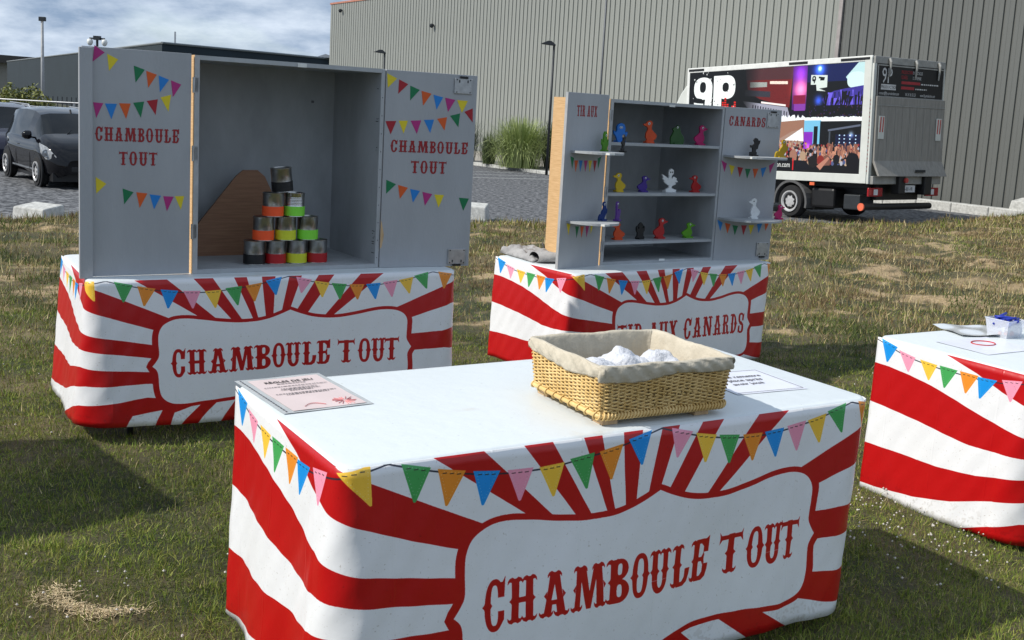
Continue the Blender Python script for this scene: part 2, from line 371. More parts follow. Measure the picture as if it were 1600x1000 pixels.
def cloth_print(title, letters):
    K = 2; sc = PPM*K; Wd, Ht = int((SS1-SS0)*sc), int(DH*sc)
    red = np.zeros((Ht, Wd), bool)
    f = lambda pts, v=True: fillpoly(red, pts, sc, sc, SS0, 0, v)
    # left side and sunburst; (s, drop) in metres, s<0 is the left side, s>1.8 the right side
    f([(-.43, 0), (-.02, 0), (.063, .041), (.379, .192), (.45, .25), (.316, .25), (.17, .20), (0, .135), (-.14, .095), (-.27, .045)])
    f([(-.84, .118), (-.72, .12), (-.6, .132), (-.48, .15), (-.36, .178), (-.25, .207), (-.12, .238), (.03, .268), (.30, .322), (.45, .33), (.45, .388), (.293, .388), (.09, .355), (0, .345), (-.12, .350), (-.25, .352), (-.36, .34), (-.5, .322), (-.7, .305), (-.84, .298)])
    f([(-.84, .498), (-.6, .488), (-.4, .487), (-.2, .472), (0, .432), (.286, .457), (.45, .46), (.45, .52), (.26, .515), (.03, .523), (-.12, .56), (-.3, .615), (-.5, .655), (-.7, .68), (-.84, .692)])
    f([(-.25, .72), (-.1, .665), (0, .625), (.27, .583), (.4, .60), (.45, .63), (.20, .672), (.17, .72)])
    rays = [((.233, 0), (.376, 0), (.609, .215), (.516, .19)), ((.496, 0), (.584, 0), (.722, .22), (.676, .22)), ((.684, 0), (.744, 0), (.80, .22), (.775, .22)), ((.817, 0), (.883, 0), (.872, .21), (.835, .21)),
            ((.953, 0), (1.015, 0), (.957, .17), (.915, .18)), ((1.101, 0), (1.181, 0), (1.037, .21), (.985, .19)), ((1.321, 0), (1.443, 0), (1.17, .225), (1.131, .22))]
    for r_ in rays: f(r_)
    f([(1.83, .065), (1.785, .085), (1.522, .19), (1.45, .25), (1.607, .25), (1.805, .195), (1.83, .185)])
    f([(1.60, .341), (1.784, .337), (1.83, .33), (1.83, .445), (1.798, .435), (1.60, .432)])
    f([(1.60, .537), (1.792, .557), (1.83, .56), (1.83, .68), (1.785, .67), (1.573, .62)])
    brays = [((.35, .62), (.43, .60), (.49, .63), (.39, .665), (.37, .72), (.30, .72)), ((.55, .60), (.62, .60), (.55, .665), (.50, .72), (.42, .72)), ((.70, .60), (.76, .61), (.72, .67), (.70, .72), (.61, .72)), ((.84, .62), (.89, .63), (.88, .72), (.80, .72)), ((.95, .64), (.99, .64), (1.04, .72), (.97, .72)),
             ((1.02, .63), (1.07, .62), (1.19, .72), (1.12, .72)), ((1.199, .60), (1.35, .60), (1.504, .691), (1.56, .72), (1.37, .72), (1.331, .692)), ((.35, .60), (.60, .60), (.52, .615), (.40, .63))]
    for r_ in brays[:-1]: f(r_)
    # right side: mirror of the left bands
    def mir(P): return [(1.80-s, d) for s, d in P]
    f(mir([(-.84, .118), (-.6, .132), (-.36, .178), (-.25, .19), (-.03, .185), (-.03, .066), (-.2, .0), (-.43, .0)]))
    f(mir([(-.84, .298), (-.5, .322), (-.25, .34), (-.03, .33), (-.03, .445), (-.25, .49), (-.5, .50), (-.84, .498)]))
    f(mir([(-.84, .62), (-.3, .60), (-.03, .56), (-.03, .68), (-.2, .72), (-.84, .72)]))
    # frame
    top = [(.315, .405), (.328, .375), (.326, .308), (.331, .262), (.353, .224), (.402, .199), (.458, .196), (.517, .203), (.614, .219), (.697, .228), (.783, .228), (.852, .217), (.904, .2), (.957, .178), (1.01, .2), (1.083, .222), (1.181, .231), (1.281, .222), (1.383, .204), (1.457, .197), (1.523, .205), (1.565, .226), (1.586, .258), (1.587, .304), (1.586, .36), (1.60, .39), (1.615, .412)]
    bot = [(1.60, .435), (1.594, .46), (1.599, .53), (1.585, .585), (1.55, .612), (1.49, .621), (1.434, .618), (1.326, .609), (1.222, .603), (1.13, .604), (1.06, .612), (1.0, .63), (.957, .652), (.91, .632), (.85, .612), (.75, .603), (.65, .607), (.53, .615), (.44, .622), (.38, .617), (.34, .59), (.325, .545), (.322, .48), (.315, .45), (.296, .43)]
    def smooth_closed(pts, sharp, n=5):
        o = []; k = len(pts)
        for i in range(k):
            p0, p1, p2, p3 = [np.array(pts[j % k]) for j in (i-1, i, i+1, i+2)]
            if any(np.linalg.norm(p1-np.array(q)) < 1e-6 for q in sharp): p0 = p1*2-p2
            if any(np.linalg.norm(p2-np.array(q)) < 1e-6 for q in sharp): p3 = p2*2-p1
            for j in range(n):
                t_ = j/n; o.append(tuple(.5*((2*p1)+(-p0+p2)*t_+(2*p0-5*p1+4*p2-p3)*t_*t_+(-p0+3*p1-3*p2+p3)*t_**3)))
        return o
    P = np.array(smooth_closed(top+bot, [(.957, .178), (.957, .652), (1.615, .412), (.296, .43)])); ctr = np.array([.957, .415])
    nrm = np.zeros_like(P)
    for i in range(len(P)):
        t = P[(i+1) % len(P)]-P[i-1]; n_ = np.array([t[1], -t[0]]); n_ /= np.linalg.norm(n_)+1e-9
        if n_ @ (P[i]-ctr) < 0: n_ = -n_
        nrm[i] = n_
    f([tuple(q) for q in P+nrm*np.where((P[:, 0] < .34) | (P[:, 0] > 1.58), .028, .017)[:, None]])
    f([tuple(q) for q in P], False)
    for ch, a, b, t_, u_ in letters: draw_glyph(red, ch, a, b, u_, t_, sc, sc, SS0, 0)
    img = np.empty((Ht, Wd, 3), np.float32); img[:] = (.90, .905, .915); img[red] = (.70, .018, .045)
    # printed bunting: string and pennants
    def put(mask, col): img[mask] = col
    strg = [(-.84, .0), (-.73, .03), (-.629, .055), (-.512, .066), (-.408, .068), (-.305, .068), (-.217, .068), (-.106, .052), (.024, .02), (.11, .0), (.185, .022), (.284, .045), (.385, .062), (.486, .070), (.584, .069), (.681, .057), (.777, .044), (.875, .022), (.95, .002), (1.026, .024), (1.118, .045), (1.208, .059), (1.302, .066), (1.39, .065), (1.483, .054), (1.57, .042), (1.654, .02), (1.72, .001), (1.79, .016), (1.88, .03), (2.05, .06), (2.2, .068), (2.4, .06), (2.6, .01)]
    xs = np.linspace(SS0, 2.6, 500); ys = np.interp(xs, [p[0] for p in strg], [p[1] for p in strg])
    ms = np.zeros((Ht, Wd), bool)
    fillpoly(ms, list(zip(xs, ys-.0022))+list(zip(xs[::-1], ys[::-1]+.0022)), sc, sc, SS0, 0); put(ms, (.15, .16, .22))
    cb_ = dict(b=(.07, .56, .88), p=(.93, .60, .70), y=(.95, .76, .25), g=(.26, .63, .33), o=(.90, .55, .16))
    seq = 'bpygobp'
    pen = [((-.731, .013), (-.732, .103), 'b'), ((-.629, .042), (-.613, .12), 'p'), ((-.512, .053), (-.501, .131), 'y'), ((-.408, .054), (-.416, .144), 'g'), ((-.305, .054), (-.308, .141), 'o'), ((-.217, .055), (-.237, .146), 'b'), ((-.106, .036), (-.099, .125), 'p'),
           ((.024, .005), (.063, .097), 'y'), ((.185, .013), (.181, .106), 'g'), ((.284, .036), (.27, .128), 'o'), ((.385, .052), (.376, .143), 'b'), ((.486, .06), (.488, .148), 'p'), ((.584, .061), (.593, .15), 'y'), ((.681, .048), (.699, .142), 'g'), ((.777, .037), (.78, .126), 'o'), ((.875, .012), (.885, .098), 'b'),
           ((1.026, .014), (1.013, .093), 'p'), ((1.118, .036), (1.12, .12), 'y'), ((1.208, .049), (1.213, .135), 'g'), ((1.302, .056), (1.307, .139), 'o'), ((1.39, .054), (1.404, .14), 'b'), ((1.483, .044), (1.495, .132), 'p'), ((1.57, .033), (1.592, .117), 'y'), ((1.654, .01), (1.689, .095), 'g'), ((1.791, .007), (1.79, .098), 'o'),
           ((1.90, .03), (1.905, .12), 'b'), ((2.0, .045), (2.0, .135), 'p'), ((2.1, .055), (2.1, .145), 'y'), ((2.2, .058), (2.2, .146), 'g'), ((2.3, .05), (2.3, .14), 'o'), ((2.4, .04), (2.4, .13), 'b')]
    for (a, b, c_) in pen:
        sl_ = (np.interp(a[0]+.04, xs, ys)-np.interp(a[0]-.04, xs, ys))/.08
        hw = .040 if a[0] > 0 else .046
        A = (a[0]-hw, a[1]-hw*sl_*.9); B = (a[0]+hw, a[1]+hw*sl_*.9); C = b
        m_ = np.zeros((Ht, Wd), bool); fillpoly(m_, [A, B, (C[0]+.004, C[1]-.002), (C[0], C[1]), (C[0]-.004, C[1]-.002)], sc, sc, SS0, 0); put(m_, cb_[c_])
        # stitches
        for (p, q, n_) in ((A, C, 9), (B, C, 9), (A, B, 6)):
            ctr_ = ((A[0]+B[0]+C[0])/3, (A[1]+B[1]+C[1])/3)
            for i in range(1, n_):
                t = i/n_; x, y = p[0]+(q[0]-p[0])*t, p[1]+(q[1]-p[1])*t
                x += (ctr_[0]-x)*.24; y += (ctr_[1]-y)*.20
                d = .0024; m2 = np.zeros((Ht, Wd), bool) if False else None
                xx, yy = int((x-SS0)*sc), int(y*sc); k = max(1, int(d*sc/2))
                img[yy-k+1:yy+k, xx-k+1:xx+k] = img[yy-k+1:yy+k, xx-k+1:xx+k]*.35+.62
        for t in (.25, .5, .75) if c_ != 'x' else ():
            x, y = A[0]+(B[0]-A[0])*t, A[1]+(B[1]-A[1])*t+.010
            xx, yy = int((x-SS0)*sc), int(y*sc)
            img[yy-2:yy+2, xx-11:xx+11] = (.16, .16, .15)
    img = downs(img, K); hh, ww = img.shape[:2]
    Yg, Xg = np.mgrid[0:hh, 0:ww]; Yg = Yg/PPM; Xg = Xg/PPM+SS0
    dn = vn(Xg, Yg, 60)*.5+vn(Xg, Yg, 150)*.5
    dirt = np.clip((dn-.60)/.1, 0, 1)*np.clip((Yg-.58)/.1, 0, 1)*.10+np.clip((vn(Xg, Yg, 5)-.55)*2, 0, 1)*np.clip((Yg-.60)/.1, 0, 1)*.10+np.clip((vn(Xg, Yg, 240)-.93)/.05, 0, 1)*.25
    img = img*(1-dirt[..., None]*np.array([.75, .85, 1.]))
    return make_image(title, np.dstack([img, np.ones(img.shape[:2])]))
TXT = [(ch, a, b, .352, .480) for ch, a, b in [('C', .379, .452), ('H', .455, .546), ('A', .552, .648), ('M', .652, .778), ('B', .775, .859), ('O', .862, .937), ('U', .934, 1.012), ('L', 1.018, 1.092), ('E', 1.094, 1.165), ('T', 1.205, 1.30), ('O', 1.314, 1.391), ('U', 1.389, 1.468), ('T', 1.462, 1.545)]]
TXT[0] = ('C', .379, .452, .348, .488)
TXD = [(ch, a, b, .332, .47) for ch, a, b in layout('TIR AUX CANARDS', .345, 1.555, gap=.07, space=.38)]
IMG_C = cloth_print('cloth_print_chamboule_tout', TXT)
IMG_D = cloth_print('cloth_print_tir_aux_canards', TXD)

def image_mat(name, img, rough=.4, bump=.06, bscale=25, wrinkle=0., dirt=0., interp='Linear', alpha=False, uvn='uv'):
    m, t, b = new_mat(name)
    uv = N(t, 'ShaderNodeUVMap'); uv.uv_map = uvn
    ti = N(t, 'ShaderNodeTexImage'); ti.image = img; ti.interpolation = interp; ti.extension = 'EXTEND'; t.links.new(uv.outputs[0], ti.inputs[0])
    tcn = N(t, 'ShaderNodeTexCoord')
    n = N(t, 'ShaderNodeTexNoise', Scale=3., Detail=6, Roughness=.65); t.links.new(tcn.outputs['Object'], n.inputs['Vector'])
    r = N(t, 'ShaderNodeValToRGB'); r.color_ramp.elements[0].position = .35; r.color_ramp.elements[1].position = .6; r.color_ramp.elements[0].color = (1-dirt, 1-dirt, 1-dirt*1.1, 1); r.color_ramp.elements[1].color = (1, 1, 1, 1)
    t.links.new(n.outputs['Fac'], r.inputs[0])
    mx = N(t, 'ShaderNodeMix', data_type='RGBA', blend_type='MULTIPLY'); mx.inputs['Factor'].default_value = 1
    t.links.new(ti.outputs['Color'], mx.inputs['A']); t.links.new(r.outputs['Color'], mx.inputs['B']); t.links.new(mx.outputs['Result'], b.inputs['Base Color'])
    if alpha: t.links.new(ti.outputs['Alpha'], b.inputs['Alpha'])
    b.inputs['Roughness'].default_value = rough
    n2 = N(t, 'ShaderNodeTexNoise', Scale=bscale, Detail=3); t.links.new(tcn.outputs['Object'], n2.inputs['Vector'])
    h = n2.outputs['Fac']
    if wrinkle:
        sx_ = N(t, 'ShaderNodeSeparateXYZ'); t.links.new(uv.outputs[0], sx_.inputs[0]); mm = N(t, 'ShaderNodeMath', operation='MULTIPLY'); mm.inputs[1].default_value = 12.7; t.links.new(sx_.outputs['X'], mm.inputs[0])
        fr = N(t, 'ShaderNodeMath', operation='FRACT'); t.links.new(mm.outputs[0], fr.inputs[0]); cmp_ = N(t, 'ShaderNodeMath', operation='SUBTRACT'); cmp_.inputs[1].default_value = .5; t.links.new(fr.outputs[0], cmp_.inputs[0]); ab = N(t, 'ShaderNodeMath', operation='ABSOLUTE'); t.links.new(cmp_.outputs[0], ab.inputs[0])
        mr = N(t, 'ShaderNodeMapRange'); mr.inputs['From Min'].default_value = 0; mr.inputs['From Max'].default_value = .02; mr.inputs['To Min'].default_value = 1.2; mr.inputs['To Max'].default_value = 0; mr.interpolation_type = 'SMOOTHSTEP'; t.links.new(ab.outputs[0], mr.inputs['Value'])
        ad = N(t, 'ShaderNodeMath', operation='ADD'); t.links.new(mr.outputs[0], ad.inputs[0]); t.links.new(h, ad.inputs[1]); h = ad.outputs[0]
        mp = N(t, 'ShaderNodeMapping'); mp.inputs['Scale'].default_value = (3.2, 3.2, .8); t.links.new(tcn.outputs['Object'], mp.inputs[0])
        n3 = N(t, 'ShaderNodeTexNoise', Scale=1.5, Detail=1.5, Distortion=.5); t.links.new(mp.outputs[0], n3.inputs['Vector'])
        ma = N(t, 'ShaderNodeMath', operation='MULTIPLY_ADD'); ma.inputs[1].default_value = wrinkle; t.links.new(n3.outputs['Fac'], ma.inputs[0]); t.links.new(h, ma.inputs[2]); h = ma.outputs[0]
    bp = N(t, 'ShaderNodeBump', Strength=bump, Distance=.01); t.links.new(h, bp.inputs['Height']); t.links.new(bp.outputs[0], b.inputs['Normal'])
    return m
M['cloth_c'] = image_mat('printed_vinyl_chamboule', IMG_C, .38, .14, 22, 11., .04)
M['cloth_d'] = image_mat('printed_vinyl_canards', IMG_D, .38, .14, 22, 11., .04)
# white vinyl top with stains
m, t, b = new_mat('white_vinyl_top'); M['vtop'] = m
tcn = N(t, 'ShaderNodeTexCoord'); n = N(t, 'ShaderNodeTexNoise', Scale=2.2, Detail=6, Roughness=.6, Distortion=.4); t.links.new(tcn.outputs['Object'], n.inputs['Vector'])
r = N(t, 'ShaderNodeValToRGB'); r.color_ramp.elements[0].position = .60; r.color_ramp.elements[1].position = .74; r.color_ramp.elements[0].color = (.655, .70, .715, 1); r.color_ramp.elements[1].color = (.56, .53, .46, 1)
t.links.new(n.outputs['Fac'], r.inputs[0])
n3 = N(t, 'ShaderNodeTexNoise', Scale=70., Detail=4, Roughness=.75); t.links.new(tcn.outputs['Object'], n3.inputs['Vector'])
r3 = N(t, 'ShaderNodeValToRGB'); r3.color_ramp.elements[0].position = .27; r3.color_ramp.elements[1].position = .36; r3.color_ramp.elements[0].color = (.72, .70, .66, 1); r3.color_ramp.elements[1].color = (1, 1, 1, 1)
t.links.new(n3.outputs['Fac'], r3.inputs[0])
mx = N(t, 'ShaderNodeMix', data_type='RGBA', blend_type='MULTIPLY'); mx.inputs['Factor'].default_value = 1
t.links.new(r.outputs['Color'], mx.inputs['A']); t.links.new(r3.outputs['Color'], mx.inputs['B']); t.links.new(mx.outputs['Result'], b.inputs['Base Color']); b.inputs['Roughness'].default_value = .42
n2 = N(t, 'ShaderNodeTexNoise', Scale=14., Detail=4); t.links.new(tcn.outputs['Object'], n2.inputs['Vector']); bp = N(t, 'ShaderNodeBump', Strength=.25, Distance=.01); t.links.new(n2.outputs['Fac'], bp.inputs['Height']); t.links.new(bp.outputs[0], b.inputs['Normal'])

# ------------------------------------------------------------------ tables under printed cloths
TW, TD = 1.80, .80
def fold(s, seed):
    return (math.sin(s*9.5+seed)*.55+math.sin(s*17.3+seed*2.1)*.3+math.sin(s*31+seed*.7)*.15)
def skirt_pt(s, d, H, seed, flare, famp, rt=.035, rb=.14):
    k = d/H; r_ = rt+(rb-rt)*k**.8; q = math.pi*r_/4
    W_, D_ = TW, TD
    # position on the rounded outline, u right, v back; front corners rounded, back corners open
    if s < -q:
        t = (-s-q)/(D_-q); p = (0, r_+t*(D_-r_)); n_ = (-1, 0)
    elif s < q:
        a = math.pi+(s+q)/(2*q)*math.pi/2; p = (r_+r_*math.cos(a), r_+r_*math.sin(a)); n_ = (math.cos(a), math.sin(a))
    elif s < W_-q:
        t = (s-q)/(W_-2*q); p = (r_+t*(W_-2*r_), 0); n_ = (0, -1)
    elif s < W_+q:
        a = 1.5*math.pi+(s-W_+q)/(2*q)*math.pi/2; p = (W_-r_+r_*math.cos(a), r_+r_*math.sin(a)); n_ = (math.cos(a), math.sin(a))
    else:
        t = (s-W_-q)/(D_-q); p = (W_, r_+t*(D_-r_)); n_ = (1, 0)
    off = .004+flare*k+famp*fold(s, seed)*k**1.2
    if s < -.1: off += famp*1.1*math.sin(s*14+seed+.6)*k
    off += .0012*math.sin(s*60+d*40+seed)*min(1, k*3)+.016*famp/.01*(vn(s*1.0+seed, d*1.0+seed*.7, 3.1)-.5)*min(1, k*2.5)
    hem = H+.006*math.sin(s*7+seed)
    return (p[0]+n_[0]*off, p[1]+n_[1]*off, -d*hem/H)
def make_table(loc, rz, H, mc, seed, label, flare=.03, famp=.012, du=0., dd_=0.):
    root = empty('folding_table', loc, rz, label, 'table', 'stall tables under printed cloths')
    q = MB(); ss = list(np.concatenate([np.arange(-TD, -.22, .02), np.arange(-.22, .22, .01), np.arange(.22, TW-.2, .03), np.arange(TW-.2, TW+.2, .02), np.arange(TW+.2, TW+TD+.001, .05)])); ss[-1] = TW+TD; ss = [a for i, a in enumerate(ss) if i == 0 or a-ss[i-1] > 1e-4]
    dd = [H*i/26 for i in range(27)]
    q.grid(lambda s, d: skirt_pt(s, d, H, seed, flare, famp), ss, dd, uv=lambda s, d: ((s+du-SS0)/(SS1-SS0), 1-min(DH, d*(1+dd_))/DH), flip=True)
    q.build('skirt', mc, root, smooth=True, solid=.0025)
    # top sheet with rounded corners and a slight lip
    def outline(inset, z, rc=.05):
        P = []
        for cx, cy, a0 in ((rc, rc, 180), (TW-rc, rc, 270), (TW-rc, TD-rc, 0), (rc, TD-rc, 90)):
            for i in range(9):
                a = R(a0+90*i/8); P.append((cx+(rc-inset)*math.cos(a), cy+(rc-inset)*math.sin(a), z))
        return P
    tp = MB(); L = [outline(-.004, -.010), outline(-.005, -.002), outline(.001, .0035), outline(.010, .005)]
    n_ = len(L[0]); vs = [p for l in L for p in l]
    fs = [(i*n_+j, i*n_+(j+1) % n_, (i+1)*n_+(j+1) % n_, (i+1)*n_+j) for i in range(3) for j in range(n_)]
    fs.append(tuple(3*n_+j for j in range(n_))); tp.add(vs, fs)
    tp.build('top_sheet', M['vtop'], root, smooth=True, auto=35)
    bd = MB(); bd.box((.02, .02, -.045), (TW-.02, TD-.02, -.012)); bd.build('board', M['black'], root)
    for x in (.2, TW-.2):
        for y in (.12, TD-.12):
            l_ = MB(); l_.tube([(x, y, -.05), (x, y, -loc[2]+G(loc[0], loc[1]) if False else -.755)], .014, 8); l_.build('leg', M['darkmetal'], root, smooth=True)
    return root
def tloc(x, y, z): return (x, y, z)
front = make_table((-.3704, 2.3989, .74), .5518, .70, M['cloth_c'], 1.3, 'front table under red and white CHAMBOULE TOUT cloth with basket on top', .02, .010)
rl = make_table((-1.844, 4.62, .744), .531, .665, M['cloth_c'], 4.1, 'rear table under CHAMBOULE TOUT cloth carrying the grey cabinet of stacked cans', .05, .006, .048, .09)
dk = make_table((.378, 6.356, .633), .651, .66, M['cloth_d'], 2.2, 'table under TIR AUX CANARDS cloth carrying the duck cabinet', .03, .006)
rt = make_table((2.104, 4.143, .657), .54, .715, M['cloth_c'], 5.2, 'table with striped cloth cut off by the right edge of the photo', .015, .006)

# ------------------------------------------------------------------ cabinets
def sticker(parent, pts, key, y, mtx=None):
    q = MB(); q.prism([tuple(p) for p in pts], y, y+.0012)
    o = q.build('pennant_sticker', M['st_'+key], parent)
    return o
def text_decal(parent, text, x0, x1, z0, z1, y, col=(.56, .015, .07), curl=False, flipx=False):
    K = 3; px = 700*K; pad = .012
    w, h = (x1-x0)+2*pad, (z1-z0)+2*pad
    mask = np.zeros((int(h*px), int(w*px)), bool)
    for ch, a, b in layout(text, pad, pad+(x1-x0), gap=.09, space=.30):
        draw_glyph(mask, ch, a, b, h-pad, pad, px, px, 0, 0)
    a_ = downs(mask.astype(np.float32)[..., None], K)[..., 0]
    rgba = np.zeros(a_.shape+(4,), np.float32); rgba[..., :3] = col; rgba[..., 3] = a_
    im = make_image('decal_'+text.lower().replace(' ', '_'), rgba)
    mt = image_mat('vinyl_lettering_'+text.lower(), im, .45, .0, 20, 0, 0, alpha=True)
    q = MB(); q.add([(x0-pad, y, z0-pad), (x1+pad, y, z0-pad), (x1+pad, y, z1+pad), (x0-pad, y, z1+pad)], [(0, 1, 2, 3)], 0, [[(0, 0), (1, 0), (1, 1), (0, 1)]])
    return q.build('lettering', mt, parent)
def cabinet_box(root, Wb, Db, z0, z1, th=.02):
    """z relative to root; front at y=0, opening to -y"""
    q = MB(); q.box((0, 0, z0), (th, Db, z1)); q.build('side_panel', [M['ply']], root)
    q = MB(); q.box((th, .0015, z0+.001), (th+.003, Db-.012, z1-.001)); q.build('side_lining', M['grey_in'], root)
    q = MB(); q.box((Wb-th, 0, z0), (Wb, Db, z1)); q.build('side_panel', M['grey_in'], root, bevel=.0015)
    q = MB(); q.box((th, Db-.012, z0), (Wb-th, Db, z1)); q.build('back_panel', M['grey_in'], root)
    q = MB(); q.box((th, -.002, z1-th), (Wb-th, Db-.012, z1)); q.build('top_panel', M['grey_in'], root)
    q = MB(); q.box((th, -.002, z0), (Wb-th, Db-.012, z0+th)); q.build('bottom_panel', M['grey_in'], root)
    # raw left edge
    q = MB(); q.box((0.0005, -.004, z0+.0005), (th+.003, -.0005, z1-.0005)); q.build('front_edge', M['grey_edge'], root)
def hinge(root, z, x=-.004):
    q = MB(); q.tube([(x, -.006, z-.035), (x, -.006, z+.035)], .006, 8); q.box((x, -.004, z-.032), (x+.022, -.0025, z+.032)); q.build('hinge', M['steel'], root, smooth=True, auto=40)
def latch(parent, x0, x1, z0, z1, y, up=True):
    q = MB(); q.box((x0, y-.006, z0), (x1, y, z1)); 
    cx = (x0+x1)/2; 
    q.tube([(x0-.002, y-.004, z0), (x0-.002, y-.004, z1)], .004, 6); q.tube([(x1+.002, y-.004, z0), (x1+.002, y-.004, z1)], .004, 6)
    o = q.build('corner_plate', M['steel'], parent, bevel=.002)
    s_ = MB(); zz = z1-.016 if up else z0+.016
    for x in (x0+.022, x1-.022): s_.box((x-.003, y-.0072, zz-.007), (x+.003, y-.0062, zz+.007))
    s_.build('slot', M['black'], o)
    s2 = MB()
    for x in (x0+.008, x1-.008):
        for z in (z0+.008, z1-.008): s2.lathe([(.0035, -.0075), (.0035, -.006)], 8, c=(x, y, z), axis='y')
    s2.build('screw', M['darkmetal'], o)
    q = MB(); zc = z1+.004 if up else z0-.004; q.box((cx-.022, y-.012, zc-.006), (cx+.022, y, zc+.006)); q.build('catch', M['black'], o)

CH = empty('game_cabinet', (-1.487, 4.936, .750), R(32.8), 'tall open grey cabinet lettered CHAMBOULE TOUT, holding the pyramid of cans', 'cabinet', 'open game cabinets on the rear tables')
cabinet_box(CH, .952, .60, 0, 1.004)
for z in (.87, .56, .20, .06)[:3]: hinge(CH, z)
q = MB(); q.box((.49, -.0045, .983), (.535, -.0025, 1.001)); q.build('white_tape', M['whitep'], CH)
q = MB(); q.box((.62, .10, .0202), (.70, .16, .0210)); q.build('smudge', M['grey_edge'], CH)
# left door, opened flat; local x runs from the hinge outwards (towards -x of the box)
CL = [('m', (0.426, 1.764), (0.384, 1.736), (0.434, 1.693)), ('y', (0.374, 1.731), (0.328, 1.71), (0.366, 1.658)), ('g', (0.262, 1.688), (0.215, 1.673), (0.254, 1.615)), ('o', (0.209, 1.669), (0.163, 1.655), (0.2, 1.595)), ('b', (0.155, 1.652), (0.109, 1.636), (0.149, 1.579)), ('m', (0.101, 1.634), (0.055, 1.618), (0.092, 1.56)), ('m', (0.432, 1.52), (0.39, 1.518), (0.419, 1.452)), ('b', (0.383, 1.517), (0.333, 1.518), (0.356, 1.45)), ('o', (0.324, 1.521), (0.275, 1.522), (0.294, 1.454)), ('g', (0.264, 1.526), (0.217, 1.534), (0.231, 1.462)), ('r', (0.206, 1.537), (0.158, 1.547), (0.167, 1.477)), ('y', (0.146, 1.556), (0.1, 1.57), (0.111, 1.494)), ('y', (0.422, 1.196), (0.377, 1.166), (0.419, 1.123)), ('g', (0.308, 1.146), (0.261, 1.13), (0.301, 1.076)), ('o', (0.249, 1.13), (0.201, 1.125), (0.234, 1.06)), ('b', (0.191, 1.121), (0.141, 1.115), (0.171, 1.053)), ('m', (0.131, 1.113), (0.084, 1.111), (0.114, 1.044)), ('y', (0.079, 1.113), (0.037, 1.114), (0.051, 1.051))]
CRt = [('y', (0.007, 1.734), (0.061, 1.712), (0.013, 1.663)), ('r', (0.072, 1.708), (0.123, 1.687), (0.07, 1.636)), ('g', (0.134, 1.681), (0.187, 1.662), (0.137, 1.607)), ('o', (0.197, 1.658), (0.253, 1.647), (0.209, 1.584)), ('b', (0.264, 1.642), (0.319, 1.632), (0.285, 1.568)), ('m', (0.33, 1.631), (0.389, 1.623), (0.35, 1.558)), ('y', (0.399, 1.622), (0.461, 1.621), (0.43, 1.558)), ('r', (0.007, 1.497), (0.066, 1.5), (0.038, 1.432)), ('y', (0.079, 1.502), (0.129, 1.504), (0.108, 1.438)), ('m', (0.144, 1.505), (0.202, 1.509), (0.181, 1.439)), ('b', (0.217, 1.512), (0.273, 1.516), (0.255, 1.447)), ('o', (0.291, 1.521), (0.346, 1.532), (0.335, 1.463)), ('g', (0.363, 1.54), (0.42, 1.555), (0.413, 1.483)), ('r', (0.444, 1.564), (0.491, 1.584), (0.495, 1.512)), ('g', (0.024, 1.202), (0.078, 1.18), (0.026, 1.131)), ('o', (0.089, 1.177), (0.144, 1.163), (0.102, 1.105)), ('b', (0.157, 1.157), (0.212, 1.148), (0.175, 1.087)), ('m', (0.226, 1.143), (0.282, 1.132), (0.243, 1.071)), ('y', (0.294, 1.13), (0.349, 1.128), (0.321, 1.061)), ('g', (0.436, 1.115), (0.495, 1.111), (0.465, 1.046))]
def door(root, x, y, ang, name='door'):
    """a child empty is not allowed as deep parent, so the door panel mesh itself carries stickers as sub-parts"""
    pass
def door_panel(root, hx, hy, ang, x0, x1, z0, z1, th=.019, m_=None):
    """panel mesh whose own x axis runs along the door; returned object is the part, its children the sub-parts"""
    q = MB(); q.box((x0, 0, z0), (x1, th, z1)); o = q.build('door', m_ or M['grey'], root, bevel=.0015)
    o.location = (hx, hy, 0); o.rotation_euler = (0, 0, ang)
    return o
zb = .750
# left door: its x axis points away from the hinge mirrored: use negative x
D1 = door_panel(CH, -.004, -.002, R(-.9), -.478, -.010, .003, 1.008)
for p in CL: sticker(D1, [(-a, b-zb) for a, b in p[1:]], p[0], -.0012)
q = MB(); q.box((-.492, -.024, -.002), (-.438, -.0002, 1.002)); q.build('edge_strip', [M['grey']], D1, bevel=.0015)
text_decal(D1, 'CHAMBOULE', -.425, -.063, 1.354-zb, 1.416-zb, -.0008)
text_decal(D1, 'TOUT', -.324, -.158, 1.25-zb, 1.311-zb, -.0008)
D2 = door_panel(CH, .953, -.003, R(28.5-32.8), .004, .512, .0, 1.003)
for p in CRt: sticker(D2, [(a, b-zb) for a, b in p[1:]], p[0], -.0012)
text_decal(D2, 'CHAMBOULE', .038, .473, 1.344-zb, 1.405-zb, -.0008)
text_decal(D2, 'TOUT', .155, .355, 1.238-zb, 1.303-zb, -.0008)
latch(D2, .384, .476, .905, .985, -.0005, True); latch(D2, .390, .486, .012, .093, -.0005, False)
q = MB(); q.prism([(.003, .10), (.012, .105), (.018, .14), (.022, .17), (.016, .20), (.008, .235), (.003, .245)], -.0008, -.0002); q.build('chipped_paint', M['wood'], D2)
